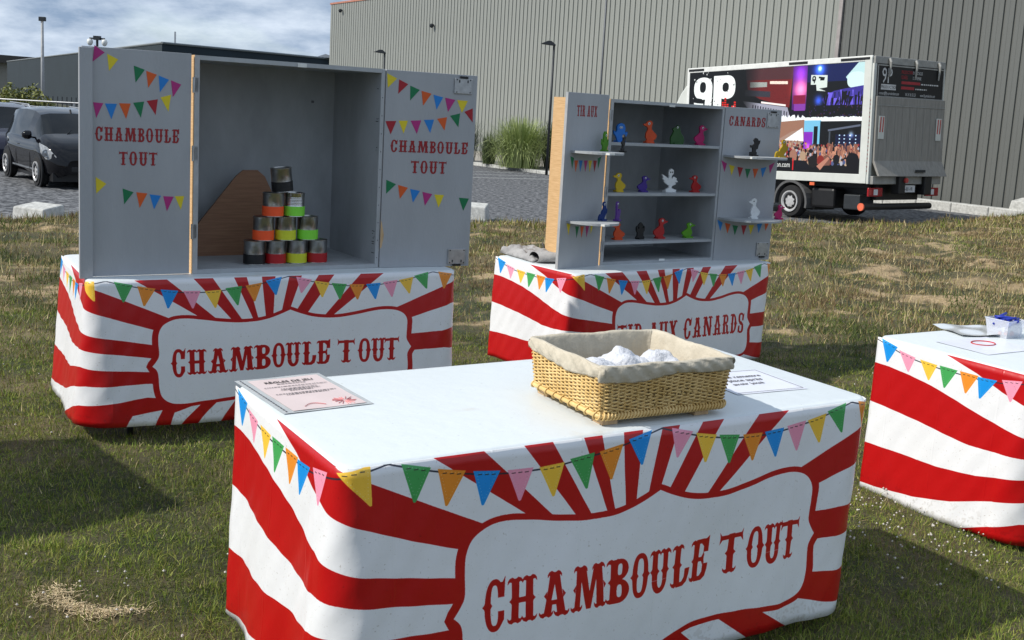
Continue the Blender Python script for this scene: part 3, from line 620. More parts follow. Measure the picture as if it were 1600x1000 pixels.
# brown board leaning in the back of the cabinet
BB = MB(); BB.prism([(.03, 0), (.03, .035), (.126, .135), (.344, .405), (.381, .437), (.457, .438), (.496, .405), (.532, .33), (.548, 0)], -.008, .008)
ob = BB.build('wooden_board', M['brownboard'], None, bevel=.001); ob.matrix_world = CH.matrix_world
ob.location = Vector((-1.487, 4.936, .7702))+Vector((-.5417*.42, .8406*.42, 0)); ob.rotation_euler = (R(-3), 0, R(32.8))
tag(ob, 'brown wooden board with clipped corners standing behind the cans', 'board')
g_ = random.Random(3); q = MB()
for i in range(16):
    z = g_.choice([.08, .11, .14, .18, .22, .45, .60, .75, .90])+g_.uniform(-.02, .02); q.box((.9316, .012+.03*g_.random(), z), (.9322, .016+.03*g_.random()+.003, z+.004))
for i in range(10): z = .05+.09*i; q.box((.940, -.0012, z), (.944, -.0002, z+.004))
q.build('screw_heads', M['darkmetal'], CH)['kind'] = 'stuff'
q = MB(); q.box((.80, .5862, .815), (.815, .5875, .828)); q.build('sticker_mark', M['line_grey'], CH)
# tins
ux, uy = math.cos(R(32.8)), math.sin(R(32.8))
def on_cab(s, d, z): return (-1.487+ux*s-uy*d, 4.936+uy*s+ux*d, z)
def make_can(tape, ridged, clean=False):
    root = empty('tin_can', (0, 0, 0), 0)
    r_, h = .0505, .117
    prof = [(.0, .0), (r_*.93, .0), (r_+.0015, .001), (r_+.0015, .004), (r_, .006)]
    z = .055
    if ridged:
        while z < h-.02: prof += [(r_, z), (r_-.0018, z+.003), (r_, z+.006)]; z += .0075
    prof += [(r_, h-.006), (r_+.0015, h-.004), (r_+.0015, h-.0005), (r_-.002, h), (r_-.004, h-.004), (0, h-.005)]
    q = MB(); q.lathe(prof, 28); q.build('body', M['tin_clean' if clean else 'tin'], root, smooth=True, auto=50)
    q = MB(); q.lathe([(r_+.0006, .003), (r_+.0020, .004), (r_+.0020, .050), (r_+.0006, .051)], 28); q.build('tape_band', M[tape], root, smooth=True, auto=50)
    return root
cans = [(.337, .7705, 'blacktape', 0, 'black taped tin can at the left end of the bottom row'), (.4465, .7705, 'tape_r', 0, 'red taped tin can second from left in the bottom row'), (.555, .7705, 'tape_y', 0, 'yellow taped tin can third from left in the bottom row'), (.6625, .7705, 'tape_r', 0, 'red taped tin can at the right end of the bottom row'),
        (.380, .8880, 'tape_o', 0, 'orange taped tin can at the left of the second row up'), (.4935, .8880, 'tape_y', 0, 'yellow taped tin can in the middle of the second row up'), (.611, .8880, 'tape_g', 0, 'green taped tin can at the right of the second row up'),
        (.427, 1.0055, 'tape_o', 0, 'orange taped tin can left under the top can'), (.538, 1.0055, 'tape_g', 1, 'ribbed shiny tin can with green tape under the top can'), (.470, 1.1235, 'blacktape', 0, 'black taped tin can tilted on top of the pyramid')]
for i, (s, z, tp_, rg, lb) in enumerate(cans):
    o = make_can(tp_, rg, rg == 1); o.location = on_cab(s, .12+.004*rnd.uniform(-1, 1), z); o.rotation_euler = (0, 0, rnd.uniform(0, 6))
    if i == 9: o.rotation_euler = (R(1.5), R(-6.5), .5); o.location = on_cab(.476, .12, 1.1285)
    tag(o, lb, 'tin can', 'tin cans stacked in a pyramid')

# duck cabinet
DU = empty('game_cabinet', (.558, 6.798, .638), R(34.7), 'open grey cabinet with shelves of painted cut-out ducks, lettered TIR AUX CANARDS', 'cabinet', 'open game cabinets on the rear tables')
cabinet_box(DU, 1.0, .60, 0, 1.052)
for z in (.95, .47, .12): hinge(DU, z)
dz = .638
for z in (1.421, 1.099, .785):
    q = MB(); q.box((.024, .004, z-dz-.018), (.98, .30, z-dz)); q.build('shelf', M['grey_in'], DU, bevel=.001)
for x, z in ((.50, .0205), (.49, 1.034)):
    q = MB(); q.box((x, -.0045, z-.008), (x+.05, -.0025, z+.006)); q.build('white_tape', M['whitep'], DU)
E1 = door_panel(DU, -.006, -.004, R(180-134-34.7)-math.pi+math.pi, -.398, -.011, .0, 1.075)
E1.rotation_euler = (0, 0, R(-134+180-34.7))
def tri(cx, zt, w, h, lean=0): return [(cx-w/2, zt+lean*w), (cx+w/2, zt-lean*w), (cx+lean*h*.6, zt-h)]
for (row, zt, ks) in (((.329, .290, .247, .200, .158, .112, .070), 1.313, 'gobmyrg'), ((.325, .241, .195, .145, .099), .905, 'ygomy')):
    for i, (x, k) in enumerate(zip(row, ks)):
        zz = zt+.0-(.02 if 0 < i < len(row)-1 else 0)+.012
        sticker(E1, tri(-x, zz-dz, .034, .070, .15 if i == 0 else (-.2 if i == len(row)-1 else 0)), k, -.0012)
text_decal(E1, 'TIR AUX', -.313, -.122, 1.573-dz, 1.64-dz, -.0008)
q = MB(); q.box((-.4005, -.0005, .0), (-.3985, .0195, 1.075)); q.build('edge_band', M['grey_edge'], E1)
E2 = door_panel(DU, 1.001, -.003, R(25.9-34.7), .002, .482, -.001, 1.051)
for row, ks in (([(0.025, 1.317), (0.092, 1.295), (0.164, 1.284), (0.23, 1.276), (0.296, 1.278), (0.365, 1.287), (0.434, 1.315)], 'myrgobm'), ([(0.032, 0.91), (0.099, 0.894), (0.165, 0.881), (0.24, 0.882), (0.303, 0.885), (0.375, 0.896), (0.441, 0.912)], 'bogrybo')):
    for i, ((x, z), k) in enumerate(zip(row, ks)):
        sticker(E2, tri(x, z-dz, .048, .068, (.22, .1, .05, 0, -.02, -.1, -.25)[i]), k, -.0012)
text_decal(E2, 'CANARDS', .036, .345, 1.565-dz, 1.63-dz, -.0008)
latch(E2, .362, .452, 1.565-dz, 1.668-dz, -.0005, True); latch(E2, .366, .46, .664-dz, .762-dz, -.0005, False)
def half_shelf(parent, xa, xb, z, depth):
    cx, w = (xa+xb)/2, (xb-xa)/2; n = 18
    P = [(cx+w*math.cos(math.pi+math.pi*i/n), -depth*abs(math.sin(math.pi*i/n))**.7) for i in range(n+1)]
    q = MB(); k = len(P); vs = [(x, y-.0004, z-.014) for x, y in P]+[(x, y-.0004, z) for x, y in P]
    fs = [tuple(range(k))[::-1], tuple(range(k, 2*k))]+[(i, (i+1) % k, (i+1) % k+k, i+k) for i in range(k)]
    q.add(vs, fs); o = q.build('shelf', M['grey_in'], parent)
    return o
for z in (1.366, .938):
    s_ = half_shelf(E1, -.345, -.02, z-dz, .24)
    q = MB(); q.box((-.27, -.2415, z-dz-.013), (-.22, -.20, z-dz-.001)); q.build('white_tape', M['whitep'], s_)
    s_ = half_shelf(E2, .015, .475, z-dz, .24)
    q = MB(); q.box((.09, -.216, z-dz-.013), (.13, -.18, z-dz-.001)); q.build('white_tape', M['whitep'], s_)
# painted cut-out figures
SIL = dict(
 duckL=[(.30, 0), (.82, 0), (.80, .12), (.96, .22), (1.0, .36), (.88, .44), (.74, .52), (.60, .62), (.60, .74), (.66, .86), (.60, .96), (.44, 1.0), (.28, .95), (.20, .86), (0, .84), (.04, .78), (.22, .73), (.34, .68), (.34, .58), (.24, .44), (.22, .26), (.32, .14), (.22, .08)],
 frog=[(.05, 0), (.95, 0), (1, .22), (.92, .42), (.74, .58), (.66, .74), (.62, .90), (.48, 1.0), (.36, .88), (.22, .86), (.12, .76), (.22, .68), (.14, .52), (.02, .34)],
 ghost=[(.3, 0), (.82, 0), (.84, .2), (.98, .42), (1, .56), (.86, .50), (.80, .60), (.82, .78), (.72, .93), (.52, 1.0), (.33, .95), (.22, .80), (.24, .62), (.16, .50), (.0, .6), (.04, .42), (.2, .28)],
 bird=[(.26, 0), (.90, 0), (.92, .10), (.74, .14), (.62, .18), (.66, .27), (.88, .34), (.82, .42), (1, .44), (.86, .54), (.92, .58), (.74, .66), (.60, .56), (.58, .68), (.70, .80), (.68, .94), (.54, 1.0), (.42, .93), (.40, .80), (.44, .68), (.40, .56), (.24, .66), (.0, .76), (.10, .60), (.04, .58), (.18, .48), (.14, .44), (.36, .32), (.48, .26), (.44, .17), (.30, .13)],
 pirate=[(.02, 0), (.72, 0), (.72, .22), (.62, .24), (.62, .36), (.80, .42), (.84, .60), (.96, .72), (1, .88), (.84, .84), (.78, .90), (.66, .98), (.52, 1.0), (.36, .94), (.30, .84), (.42, .78), (.44, .68), (.20, .58), (.02, .60), (.04, .46), (.22, .46), (.28, .34), (.26, .24), (.02, .22)],
 blk=[(.08, 0), (.94, 0), (.98, .12), (.84, .20), (.84, .40), (.95, .52), (.96, .70), (.86, .78), (.80, .64), (.70, .60), (.68, .74), (.78, .80), (.62, .94), (.50, 1.0), (.38, .94), (.22, .80), (.32, .74), (.30, .60), (.20, .64), (.14, .78), (.04, .70), (.06, .50), (.18, .38), (.18, .20), (.04, .12)],
 cactus=[(.2, 0), (.8, 0), (.82, .2), (.98, .34), (1, .58), (.9, .6), (.84, .44), (.78, .5), (.76, .84), (.62, 1.0), (.4, 1.0), (.26, .86), (.26, .48), (.16, .42), (.12, .62), (.0, .6), (.02, .36), (.18, .26)],
 swan=[(.2, 0), (.82, 0), (.8, .16), (.95, .34), (1.0, .52), (.86, .6), (.66, .62), (.52, .52), (.36, .56), (.34, .78), (.46, .80), (.56, .9), (.48, 1.0), (.26, 1.0), (.12, .88), (.14, .60), (.22, .34), (.16, .14)],
 kan=[(.0, 0), (.72, 0), (.70, .14), (.82, .30), (.98, .42), (1, .6), (.84, .66), (.80, .84), (.68, 1.0), (.5, .98), (.46, .84), (.54, .72), (.48, .58), (.36, .48), (.30, .34), (.14, .34), (.02, .22)])
SIL['duckR'] = [(1-x, z) for x, z in SIL['duckL']]; SIL['kanR'] = SIL['kan']
EYE = dict(duckL=(.40, .86), duckR=(.60, .86), frog=(.45, .88), ghost=(.5, .76), bird=(.55, .86), swan=(.3, .88), kan=(.62, .86), cactus=(.6, .8), blk=(.56, .8), pirate=(.5, .8))
def figure(kind, col, w, h, base_parent, x, y, z, label, ang=0):
    sil = SIL[kind]; P = [((a-.5)*w, b*h) for a, b in sil]
    q = MB(); q.prism(P, -.006, .006); o = q.build('cutout_figure', M['f_'+col], None)
    q = MB(); q.box((-w*.28, -.02, .0), (w*.28, .02, .010)); q.build('foot_block', M['f_'+col], o)
    ex, ez = EYE.get(kind, (.5, .85)); r_ = max(.0055, .06*h)
    if col != 'black':
        two = kind in ('ghost', 'bird')
        for k in ((-1, 1) if two else (0,)):
            c_ = ((ex-.5)*w+k*r_*.9, -.0064, ez*h)
            if col != 'white':
                q = MB(); q.lathe([(r_, -.0004), (r_, .0008)], 12, c=c_, axis='y'); q.build('eye', M['f_white'], o)
            q = MB(); q.lathe([(r_*.5, -.0012), (r_*.5, .0004)], 10, c=(c_[0], c_[1]-.0001, c_[2]-r_*.2), axis='y'); q.build('pupil', M['f_black'], o)
    Mw = Matrix.Translation((.558, 6.798, .638)) @ Matrix.Rotation(R(34.7), 4, 'Z')
    if base_parent is not None: Mw = Mw @ Matrix.Translation(base_parent[:3]) @ Matrix.Rotation(base_parent[3], 4, 'Z')
    Mw = Mw @ Matrix.Translation((x, y, z-dz+.0004)) @ Matrix.Rotation(ang, 4, 'Z')
    o.matrix_world = Mw
    tag(o, label, 'cut-out figure', 'painted cut-out figures in the duck cabinet')
for a in [('ghost', 'blue', .128, .122, .177, 1.421, 'blue waving cut-out figure on the top shelf'), ('duckL', 'orange', .112, .148, .427, 1.421, 'orange cut-out duck facing left on the top shelf'), ('frog', 'dgreen', .135, .127, .673, 1.421, 'dark green cut-out frog on the top shelf'), ('duckR', 'pink', .112, .135, .889, 1.421, 'pink cut-out duck facing right on the top shelf'),
          ('duckL', 'yellow', .102, .124, .196, 1.099, 'yellow cut-out duck on the middle shelf'), ('duckR', 'purple', .10, .107, .408, 1.099, 'dark purple cut-out duck on the middle shelf'), ('bird', 'white', .143, .158, .636, 1.099, 'white cut-out bird with spread wings on the middle shelf'), ('duckL', 'red', .118, .116, .873, 1.099, 'red cut-out duck facing left on the middle shelf'),
          ('duckL', 'orange', .114, .114, .213, .785, 'orange cut-out duck on the bottom shelf'), ('blk', 'black', .08, .113, .408, .785, 'black cut-out figure with raised arms on the bottom shelf'), ('duckR', 'red', .125, .140, .586, .785, 'red cut-out duck leaning right on the bottom shelf'), ('duckR', 'lime', .115, .106, .845, .785, 'bright green cut-out duck on the bottom shelf')]:
    figure(a[0], a[1], a[2], a[3], None, a[4], .10, a[5], a[6], rnd.uniform(-.12, .12))
LDp = (-.006, -.004, 0, R(-134+180-34.7)); RDp = (1.001, -.003, 0, R(25.9-34.7))
figure('cactus', 'green', .062, .122, LDp, -.090, -.05, 1.366, 'green cut-out cactus on the upper shelf of the left door')
figure('pirate', 'black', .055, .11, LDp, -.02+.0, -.14, 1.366, 'small black cut-out figure on the upper shelf of the left door', .3)
figure('kan', 'navy', .075, .118, LDp, -.100, -.08, .938, 'dark blue cut-out figure on the lower shelf of the left door')
figure('swan', 'violet', .062, .122, LDp, -.015, -.13, .938, 'violet cut-out swan on the lower shelf of the left door', .2)
figure('pirate', 'black', .08, .124, RDp, .226, -.06, 1.366, 'black cut-out pirate on the upper shelf of the right door')
figure('kan', 'gold', .105, .122, RDp, .425, -.10, 1.366, 'yellow cut-out figure at the end of the upper shelf of the right door')
figure('duckL', 'white', .100, .142, RDp, .250, -.08, .938, 'white cut-out duck on the lower shelf of the right door')
figure('duckR', 'pink', .085, .102, RDp, .455, -.10, .938, 'magenta cut-out duck at the end of the lower shelf of the right door')

# closed cabinet on its table just outside the left edge (its shadow falls on the lawn)
ex = make_table((-4.35, 2.62, .74), .576, .68, M['cloth_c'], 3.3, 'table with striped cloth standing left of the photo, shading the lawn', .03, .008)
for c_ in (ex,): pass
XC = empty('game_cabinet', (-3.57, 2.985, .745), R(42), 'closed grey cabinet left of the photo whose shadow falls on the lawn', 'cabinet')
q = MB(); q.box((-.45, .0, 0), (.62, .98, 1.03)); q.build('body', M['grey'], XC, bevel=.002)
for x in (-.445, .09):
    q = MB(); q.box((x, -.02, .005), (x+.525, -.001, 1.025)); q.build('door', M['grey'], XC, bevel=.002)

# ------------------------------------------------------------------ basket
M['wicker'] = mat('wicker', (.74, .53, .23), .5, col2=(.58, .38, .13), scale=14, bump=.1, bscale=80)
M['linen'] = mat('linen', (.54, .485, .385), .85, col2=(.46, .41, .32), scale=22, bump=.3, bscale=90)
M['towel'] = mat('white_towel', (.64, .65, .68), .9, col2=(.54, .555, .60), scale=22, bump=.6, bscale=110)
BK = empty('wicker_basket', (.264, 2.847, .7455), R(28.9), 'cream lined rectangular wicker basket on the front table', 'basket')
BL, BWd, BH = .430, .373, .136; z00 = .026
def bpos(t, z, off=0.):
    """perimeter parameter in metres from the front left corner, counter-clockwise; rounded corners, slight flare"""
    fl = (z-z00)/BH*.012+off; L_, W_ = BL+2*fl, BWd+2*fl; rr = .022+max(off, 0)*.6
    per = 2*(BL+BWd); t %= per
    segs = [BL, BWd, BL, BWd]; i = 0
    while t > segs[i]: t -= segs[i]; i += 1
    k = t/segs[i]; c = [(-fl, -fl), (BL+fl, -fl), (BL+fl, BWd+fl), (-fl, BWd+fl)]
    a, b = Vector(c[i]), Vector(c[(i+1) % 4]); p = a+(b-a)*k
    # round the corner
    dl = (b-a).length; e = min(k*dl, (1-k)*dl)
    if e < rr:
        nn = Vector(((b-a).y, -(b-a).x)).normalized(); p = p-nn*((rr-e)**2/(2*rr))*.9
    return p
def bnorm(t):
    per = 2*(BL+BWd); t %= per
    for L_, n_ in ((BL, (0, -1)), (BWd, (1, 0)), (BL, (0, 1)), (BWd, (-1, 0))):
        if t <= L_: return Vector(n_)
        t -= L_
    return Vector((-1, 0))
per = 2*(BL+BWd); nst = 74; wv = MB()
rows = 25
for r_ in range(rows):
    z = z00+.012+(BH-.016)*r_/(rows-1); pts = []
    for i in range(nst*4):
        t = per*i/(nst*4); ph = math.pi*(i/4.0+r_); o_ = .0036*math.sin(ph+math.pi/2)
        p = bpos(t, z, o_+.001*rnd.uniform(-1, 1)); pts.append((p.x, p.y, z+.0005*math.cos(ph*2+r_)+.0009*rnd.uniform(-1, 1)))
    wv.tube(pts, .0028, 5, closed=True)
wv.build('wicker_weave', M['wicker'], BK, smooth=True)['kind'] = 'stuff'
wv = MB()
for i in range(nst):
    p0 = bpos(per*(i+.5)/nst, z00); p1 = bpos(per*(i+.5)/nst, z00+BH)
    wv.tube([(p0.x, p0.y, z00), (p1.x, p1.y, z00+BH)], .0026, 5)
wv.build('stake', M['wicker'], BK, smooth=True)['kind'] = 'stuff'
# wrapped foot rim
wv = MB(); wv.tube([(*bpos(per*i/80, z00, .004), z00+.002) for i in range(80)], .0075, 7, closed=True)
for i in range(150):
    t = per*i/150; p = bpos(t, z00, .004); n_ = bnorm(t); tt = Vector((-n_.y, n_.x))
    if n_.y < -.5 or i % 4 == 0:
        wv.tube([(p.x+n_.x*.0095*math.cos(a)+tt.x*.003*math.sin(a), p.y+n_.y*.0095*math.cos(a)+tt.y*.003*math.sin(a), z00+.002+.0105*math.sin(a)) for a in np.linspace(-2.2, 2.2, 7)], .0028, 5)
wv.build('base_rim', M['wicker'], BK, smooth=True)
q = MB(); q.box((.005, .005, z00-.002), (BL-.005, BWd-.005, z00+.004)); q.build('bottom', M['wicker'], BK)
for x, y in ((.012, .006), (.33, .006), (.012, .31), (.33, .31)):
    q = MB(); q.box((x, y, .0002), (x+.05, y+.055, z00-.003)); q.build('foot', M['wood'], BK, bevel=.001)
# linen liner: outside drape, roll over rim, inner wall
def liner(t, k):
    """k 0..1: 0 outside hem, .45 rim crest, 1 inner bottom"""
    top = z00+BH+.010
    w = (math.sin(t*23+k*9)*.4+math.sin(t*61+1+k*14)*.35+math.sin(t*117+2-k*9)*.35)*1.25
    if k < .5:
        a = k/.5; hem = .034+.006*math.sin(t*9+1)+.004*math.sin(t*19)
        if a < .6:
            b = a/.6; z = top-hem*(1-b)-.006; off = .007+.004*math.sin(b*3)+.0032*w*(1-b*.4)+.0016*math.sin(t*150+k*20)
        else:
            b = (a-.6)/.4; an = math.pi/2*b; z = top-.006+.006*math.sin(an); off = .007+.002*w-.007*(1-math.cos(an))+.0016*math.sin(t*150+k*20)
    else:
        a = (k-.5)/.5
        if a < .25: an = math.pi/2*(a/.25); z = top-.0+-.006*(1-math.cos(an)); off = -.009*math.sin(an)+.0015*w
        else: b = (a-.25)/.75; z = top-.006-(BH-.008)*b; off = -.010-.006*math.sin(b*3)+.003*w*b
    p = bpos(t, min(z, z00+BH), off); z += .002*math.sin(t*33+k*5)
    return (p.x, p.y, z)
lv = MB(); tn = [per*i/360 for i in range(360)]+[per-1e-6]; lv.grid(liner, tn, [i/26 for i in range(27)], flip=True)
lv.build('linen_liner', M['linen'], BK, smooth=True, solid=.002)
q = MB(); q.box((.012, .012, z00+.006), (BL-.012, BWd-.012, z00+.012)); q.build('liner_floor', M['linen'], BK)
# crumpled white cloths in the basket
def blob(name, loc, sz, seed, m_, label, cat, rz=0, group=None, sub=3, rough=.30, freq=1.7):
    from mathutils import noise
    bm = bmesh.new(); bmesh.ops.create_icosphere(bm, subdivisions=sub+1, radius=1)
    for v in bm.verts:
        p = v.co.copy(); d = noise.noise(p*freq+Vector((seed, 0, 0)))*rough+abs(noise.noise(p*freq*2.2+Vector((0, seed, 0))))*rough*.8
        p = p*(1+d); v.co = Vector((p.x*sz[0], p.y*sz[1], max(-.55, p.z)*sz[2]))
    me = bpy.data.meshes.new(name); bm.to_mesh(me); bm.free(); me.materials.append(m_)
    for f_ in me.polygons: f_.use_smooth = True
    o = bpy.data.objects.new(name, me); COL.objects.link(o); o.location = loc; o.rotation_euler = (0, 0, rz)
    tag(o, label, cat, group); return o
cB, sB = math.cos(R(28.9)), math.sin(R(28.9))
def inb(x, y, z): return (.264+cB*x-sB*y, 2.847+sB*x+cB*y, .7455+z)
blob('rolled_cloth', inb(.215, .215, .088), (.085, .075, .062), 1.2, M['towel'], 'peaked white cloth ball in the middle of the basket', 'cloth ball', .3, 'white cloth balls in the basket')
blob('rolled_cloth', inb(.345, .21, .086), (.075, .065, .055), 4.7, M['towel'], 'white checked cloth ball at the right end of the basket', 'cloth ball', 1.2, 'white cloth balls in the basket')
blob('rolled_cloth', inb(.085, .17, .10), (.075, .065, .045), 9.1, M['towel'], 'white cloth ball at the left end of the basket', 'cloth ball', 2, 'white cloth balls in the basket')
blob('rolled_cloth', inb(.27, .10, .075), (.08, .06, .045), 6.3, M['towel'], 'low white cloth ball behind the front rim of the basket', 'cloth ball', .5, 'white cloth balls in the basket')
blob('rolled_cloth', inb(.13, .115, .088), (.085, .045, .045), 7.7, M['towel'], 'long rolled white cloth lying in front of the peaked one in the basket', 'cloth ball', .35, 'white cloth balls in the basket')

# ------------------------------------------------------------------ papers
M['paperpink'] = mat('pinkish_paper', (.72, .60, .585), .35, var=.03)
M['paper'] = mat('white_paper', (.74, .76, .84), .3, var=.03)
M['sleeve'] = mat('plastic_sleeve', (.62, .65, .66), .12, var=.03, bump=.3, bscale=12, coat=.6)
M['ink'] = mat('black_ink', (.03, .03, .035), .5); M['redink'] = mat('red_ink', (.55, .05, .05), .5); M['greyink'] = mat('grey_ink', (.15, .14, .15), .5); M['pinkink'] = mat('pink_ink', (.72, .25, .25), .5)
def sheet(mb, w, h, z, amp, seed, nx=24, ny=18, x0=0, y0=0):
    mb.grid(lambda x, y: (x0+x, y0+y, z+amp*(math.sin(x*31+y*17+seed)*.4+math.sin(y*43-x*9+seed*2)*.35+1)*.6), [w*i/nx for i in range(nx+1)], [h*i/ny for i in range(ny+1)])
PR = empty('rules_sheet', (-.585, 2.795, .746), math.atan2(.162, .222)-.02, 'pink RÈGLES DE JEU sheet in a plastic sleeve on the front table', 'paper sheet')
q = MB(); sheet(q, .300, .375, .0003, .0016, 1, x0=-.006, y0=-.0); q.build('plastic_sleeve', M['sleeve'], PR, smooth=True)
q = MB(); sheet(q, .245, .34, .0016, .0018, 1, x0=.030, y0=.012); q.build('paper', M['paperpink'], PR, smooth=True)
q = MB()
for i in range(20): q.box((.006, .012+i*.018, .0034), (.011, .020+i*.018, .0040))
q.build('binder_holes', M['greyink'], PR)
PR.scale = (.9, 1, 1)
def flat(x, y, z): return Matrix.Translation((x, y, z))
lettering('RÈGLES DE JEU', .026, M['ink'], PR, flat(.152, .296, .0048), 'CENTER')
q = MB()
for (y, xa, xb) in ((.280, .10, .20), (.252, .045, .262), (.228, .09, .215), (.216, .085, .22), (.204, .11, .19), (.176, .05, .255), (.164, .08, .225)):
    x = xa
    while x < xb:
        w = rnd.uniform(.004, .014); q.box((x, y, .0046), (min(x+w, xb), y+.0042, .0049)); x += w+.0028
q.build('small_print', M['greyink'], PR)
q = MB()
for i in range(16):
    a = i/16*6.28+rnd.uniform(-.1, .1); c_ = (.222, .055); r0, r1 = .008, .026+rnd.uniform(0, .018)
    q.tube([(c_[0]+r0*math.cos(a), c_[1]+r0*math.sin(a), .0045), (c_[0]+r1*math.cos(a+.2), c_[1]+r1*math.sin(a+.2), .0045)], .0011, 4)
q.tube([(.08+.07*i/10, .038+.022*math.sin(i/10*3.14), .0045) for i in range(11)], .0012, 4)
q.build('red_drawing', M['pinkink'], PR)
PM = empty('notice_sheet', (.727, 3.275, .746), math.atan2(.133, .256)+.0, 'white notice asking to put the cans back, on the front table right of the basket', 'paper sheet')
q = MB(); sheet(q, .288, .262, .0003, .0014, 3, x0=0, y0=0); q.build('paper', M['paper'], PM, smooth=True)
q = MB()
for a, b in (((.01, .01), (.278, .012)), ((.01, .25), (.278, .252)), ((.276, .01), (.278, .252))): q.box((a[0], a[1], .0024), (b[0], b[1], .0027))
q.build('border_line', M['greyink'], PM)
for i, tx in enumerate(('Merci de remettre', 'en place après', 'avoir joué')):
    lettering(tx, .031, M['greyink'], PM, flat(.125, .175-.042*i, .0030), 'CENTER')

# ------------------------------------------------------------------ things on the right table
M['clear'] = mat('clear_plastic', (.80, .83, .90), .18, var=.02); M['clear'].node_tree.nodes['Principled BSDF'].inputs['Alpha'].default_value = .42
M['bluep'] = mat('blue_plastic', (.015, .035, .36), .4)
M['orangep'] = mat('orange_plastic', (.85, .16, .06), .5)
TB = empty('plastic_tub', (2.335, 4.990, .6632), R(30), 'small clear plastic tub of blue clips on the right table', 'tub')
def frust(a, b, h, z0=0, inset=.012):
    return [(-a/2+inset, -b/2+inset, z0), (a/2-inset, -b/2+inset, z0), (a/2-inset, b/2-inset, z0), (-a/2+inset, b/2-inset, z0), (-a/2, -b/2, z0+h), (a/2, -b/2, z0+h), (a/2, b/2, z0+h), (-a/2, b/2, z0+h)]
q = MB(); q.add(frust(.125, .125, .082), [(0, 3, 2, 1), (0, 1, 5, 4), (1, 2, 6, 5), (2, 3, 7, 6), (3, 0, 4, 7)]); q.build('tub_wall', M['clear'], TB, solid=.0016)
q = MB(); q.tube([(-.064, -.064, .082), (.064, -.064, .082), (.064, .064, .082), (-.064, .064, .082)], .0028, 6, closed=True); q.build('rim', M['clear'], TB)
for i in range(13):
    a = rnd.uniform(-.5, .5)+(.8 if i % 2 else -.6); c_ = Vector((rnd.uniform(-.03, .03), rnd.uniform(-.03, .03), .052+.009*(i % 5)))
    d = Vector((math.cos(a), math.sin(a), rnd.uniform(-.1, .5)))*.046
    q = MB(); q.tube([c_-d, c_-d*.2, c_+d*.3, c_+d], [.005, .008, .0075, .006], 8)
    o = q.build('blue_clip', M['bluep'], None, smooth=True); o.location = (2.335, 4.990, .6632); tag(o, 'blue plastic clip heaped with others in the clear tub', 'clip', 'blue clips in the plastic tub')
for i in range(3):
    q = MB(); x = -.03+.028*i; q.tube([(x, -.02, .010), (x+.014, .006, .018)], .008, 7); o = q.build('orange_clip', M['orangep'], None, smooth=True); o.location = (2.335, 4.990, .6632); tag(o, ('left', 'middle', 'right')[i]+' one of three orange clips at the bottom of the clear tub', 'clip', 'orange clips at the bottom of the tub')
q = MB(); sheet(q, .30, .24, .0012, .012, 2, x0=-.02, y0=-.02); o = q.build('plastic_sleeve', M['sleeve'], None, smooth=True); o.location = (2.12, 4.93, .6635); o.rotation_euler = (0, 0, R(12)); tag(o, 'wavy clear plastic sleeve lying behind the tub on the right table', 'plastic sleeve')
PQ = empty('game_sheet', (2.06, 4.52, .6632), R(31), 'white sheet with a red ring on the right table', 'paper sheet')
q = MB(); sheet(q, .36, .27, .0003, .0012, 5); q.build('paper', M['paper'], PQ, smooth=True)
q = MB(); q.tube([(.2+.06*math.cos(a), .17+.045*math.sin(a), .0028) for a in np.linspace(0, 6.1, 24)], .003, 5, closed=True); q.build('red_ring', M['redink'], PQ)

# ------------------------------------------------------------------ jacket on the duck table
M['jacket'] = mat('light_grey_cloth', (.37, .365, .36), .85, col2=(.27, .265, .265), scale=9, bump=.5, bscale=50)
from mathutils import noise as mnoise
JK = empty('folded_jacket', (.13, 7.0, .642), R(120), 'light grey folded jacket beside the duck cabinet', 'jacket')
JK.scale = (.86, .86, .72)
q = MB()
def jk(u, v):
    x = (u-.5)*.50; y = (v-.5)*.30; e = min(u, 1-u, v, 1-v)
    h = .062*min(1, (e/.14)**.6) if e > 0 else 0
    h *= .75+.5*u; h += .03*mnoise.noise(Vector((u*7, v*5, 1)))*(1 if e > 0 else 0)+.018*mnoise.noise(Vector((u*13, v*12, 3)))*(1 if e > 0 else 0)
    return (x+.02*mnoise.noise(Vector((v*4, u*2, 5))), y+.03*mnoise.noise(Vector((u*4, 2, 1))), max(.001, h))
q.grid(jk, [i/44 for i in range(45)], [i/30 for i in range(31)]); q.build('cloth', M['jacket'], JK, smooth=True, solid=.003)
def flatroll(mb, k, n=16):
    L_ = [(-.285, -.15), (-.28, .0), (-.24, .13)]
    vs = []
    for i, (x, y) in enumerate(L_):
        for j in range(n):
            a = 6.2832*j/n; r1, r2 = .072*k, (.036+.006*i)*k
            vs.append((x+r1*math.cos(a), y, .042+r2*math.sin(a)))
    mb.add(vs, [(i*n+j, i*n+(j+1) % n, (i+1)*n+(j+1) % n, (i+1)*n+j) for i in range(2) for j in range(n)]); return mb
flatroll(MB(), 1).build('sleeve', M['jacket'], JK, smooth=True, solid=.005)
flatroll(MB(), .93).build('sleeve_lining', M['black'], JK, smooth=True)
q = MB(); q.tube([(-.02, -.08, .045), (.0, -.10, .085), (.01, -.085, .125)], .008, 7); q.build('strap', M['black'], JK, smooth=True)

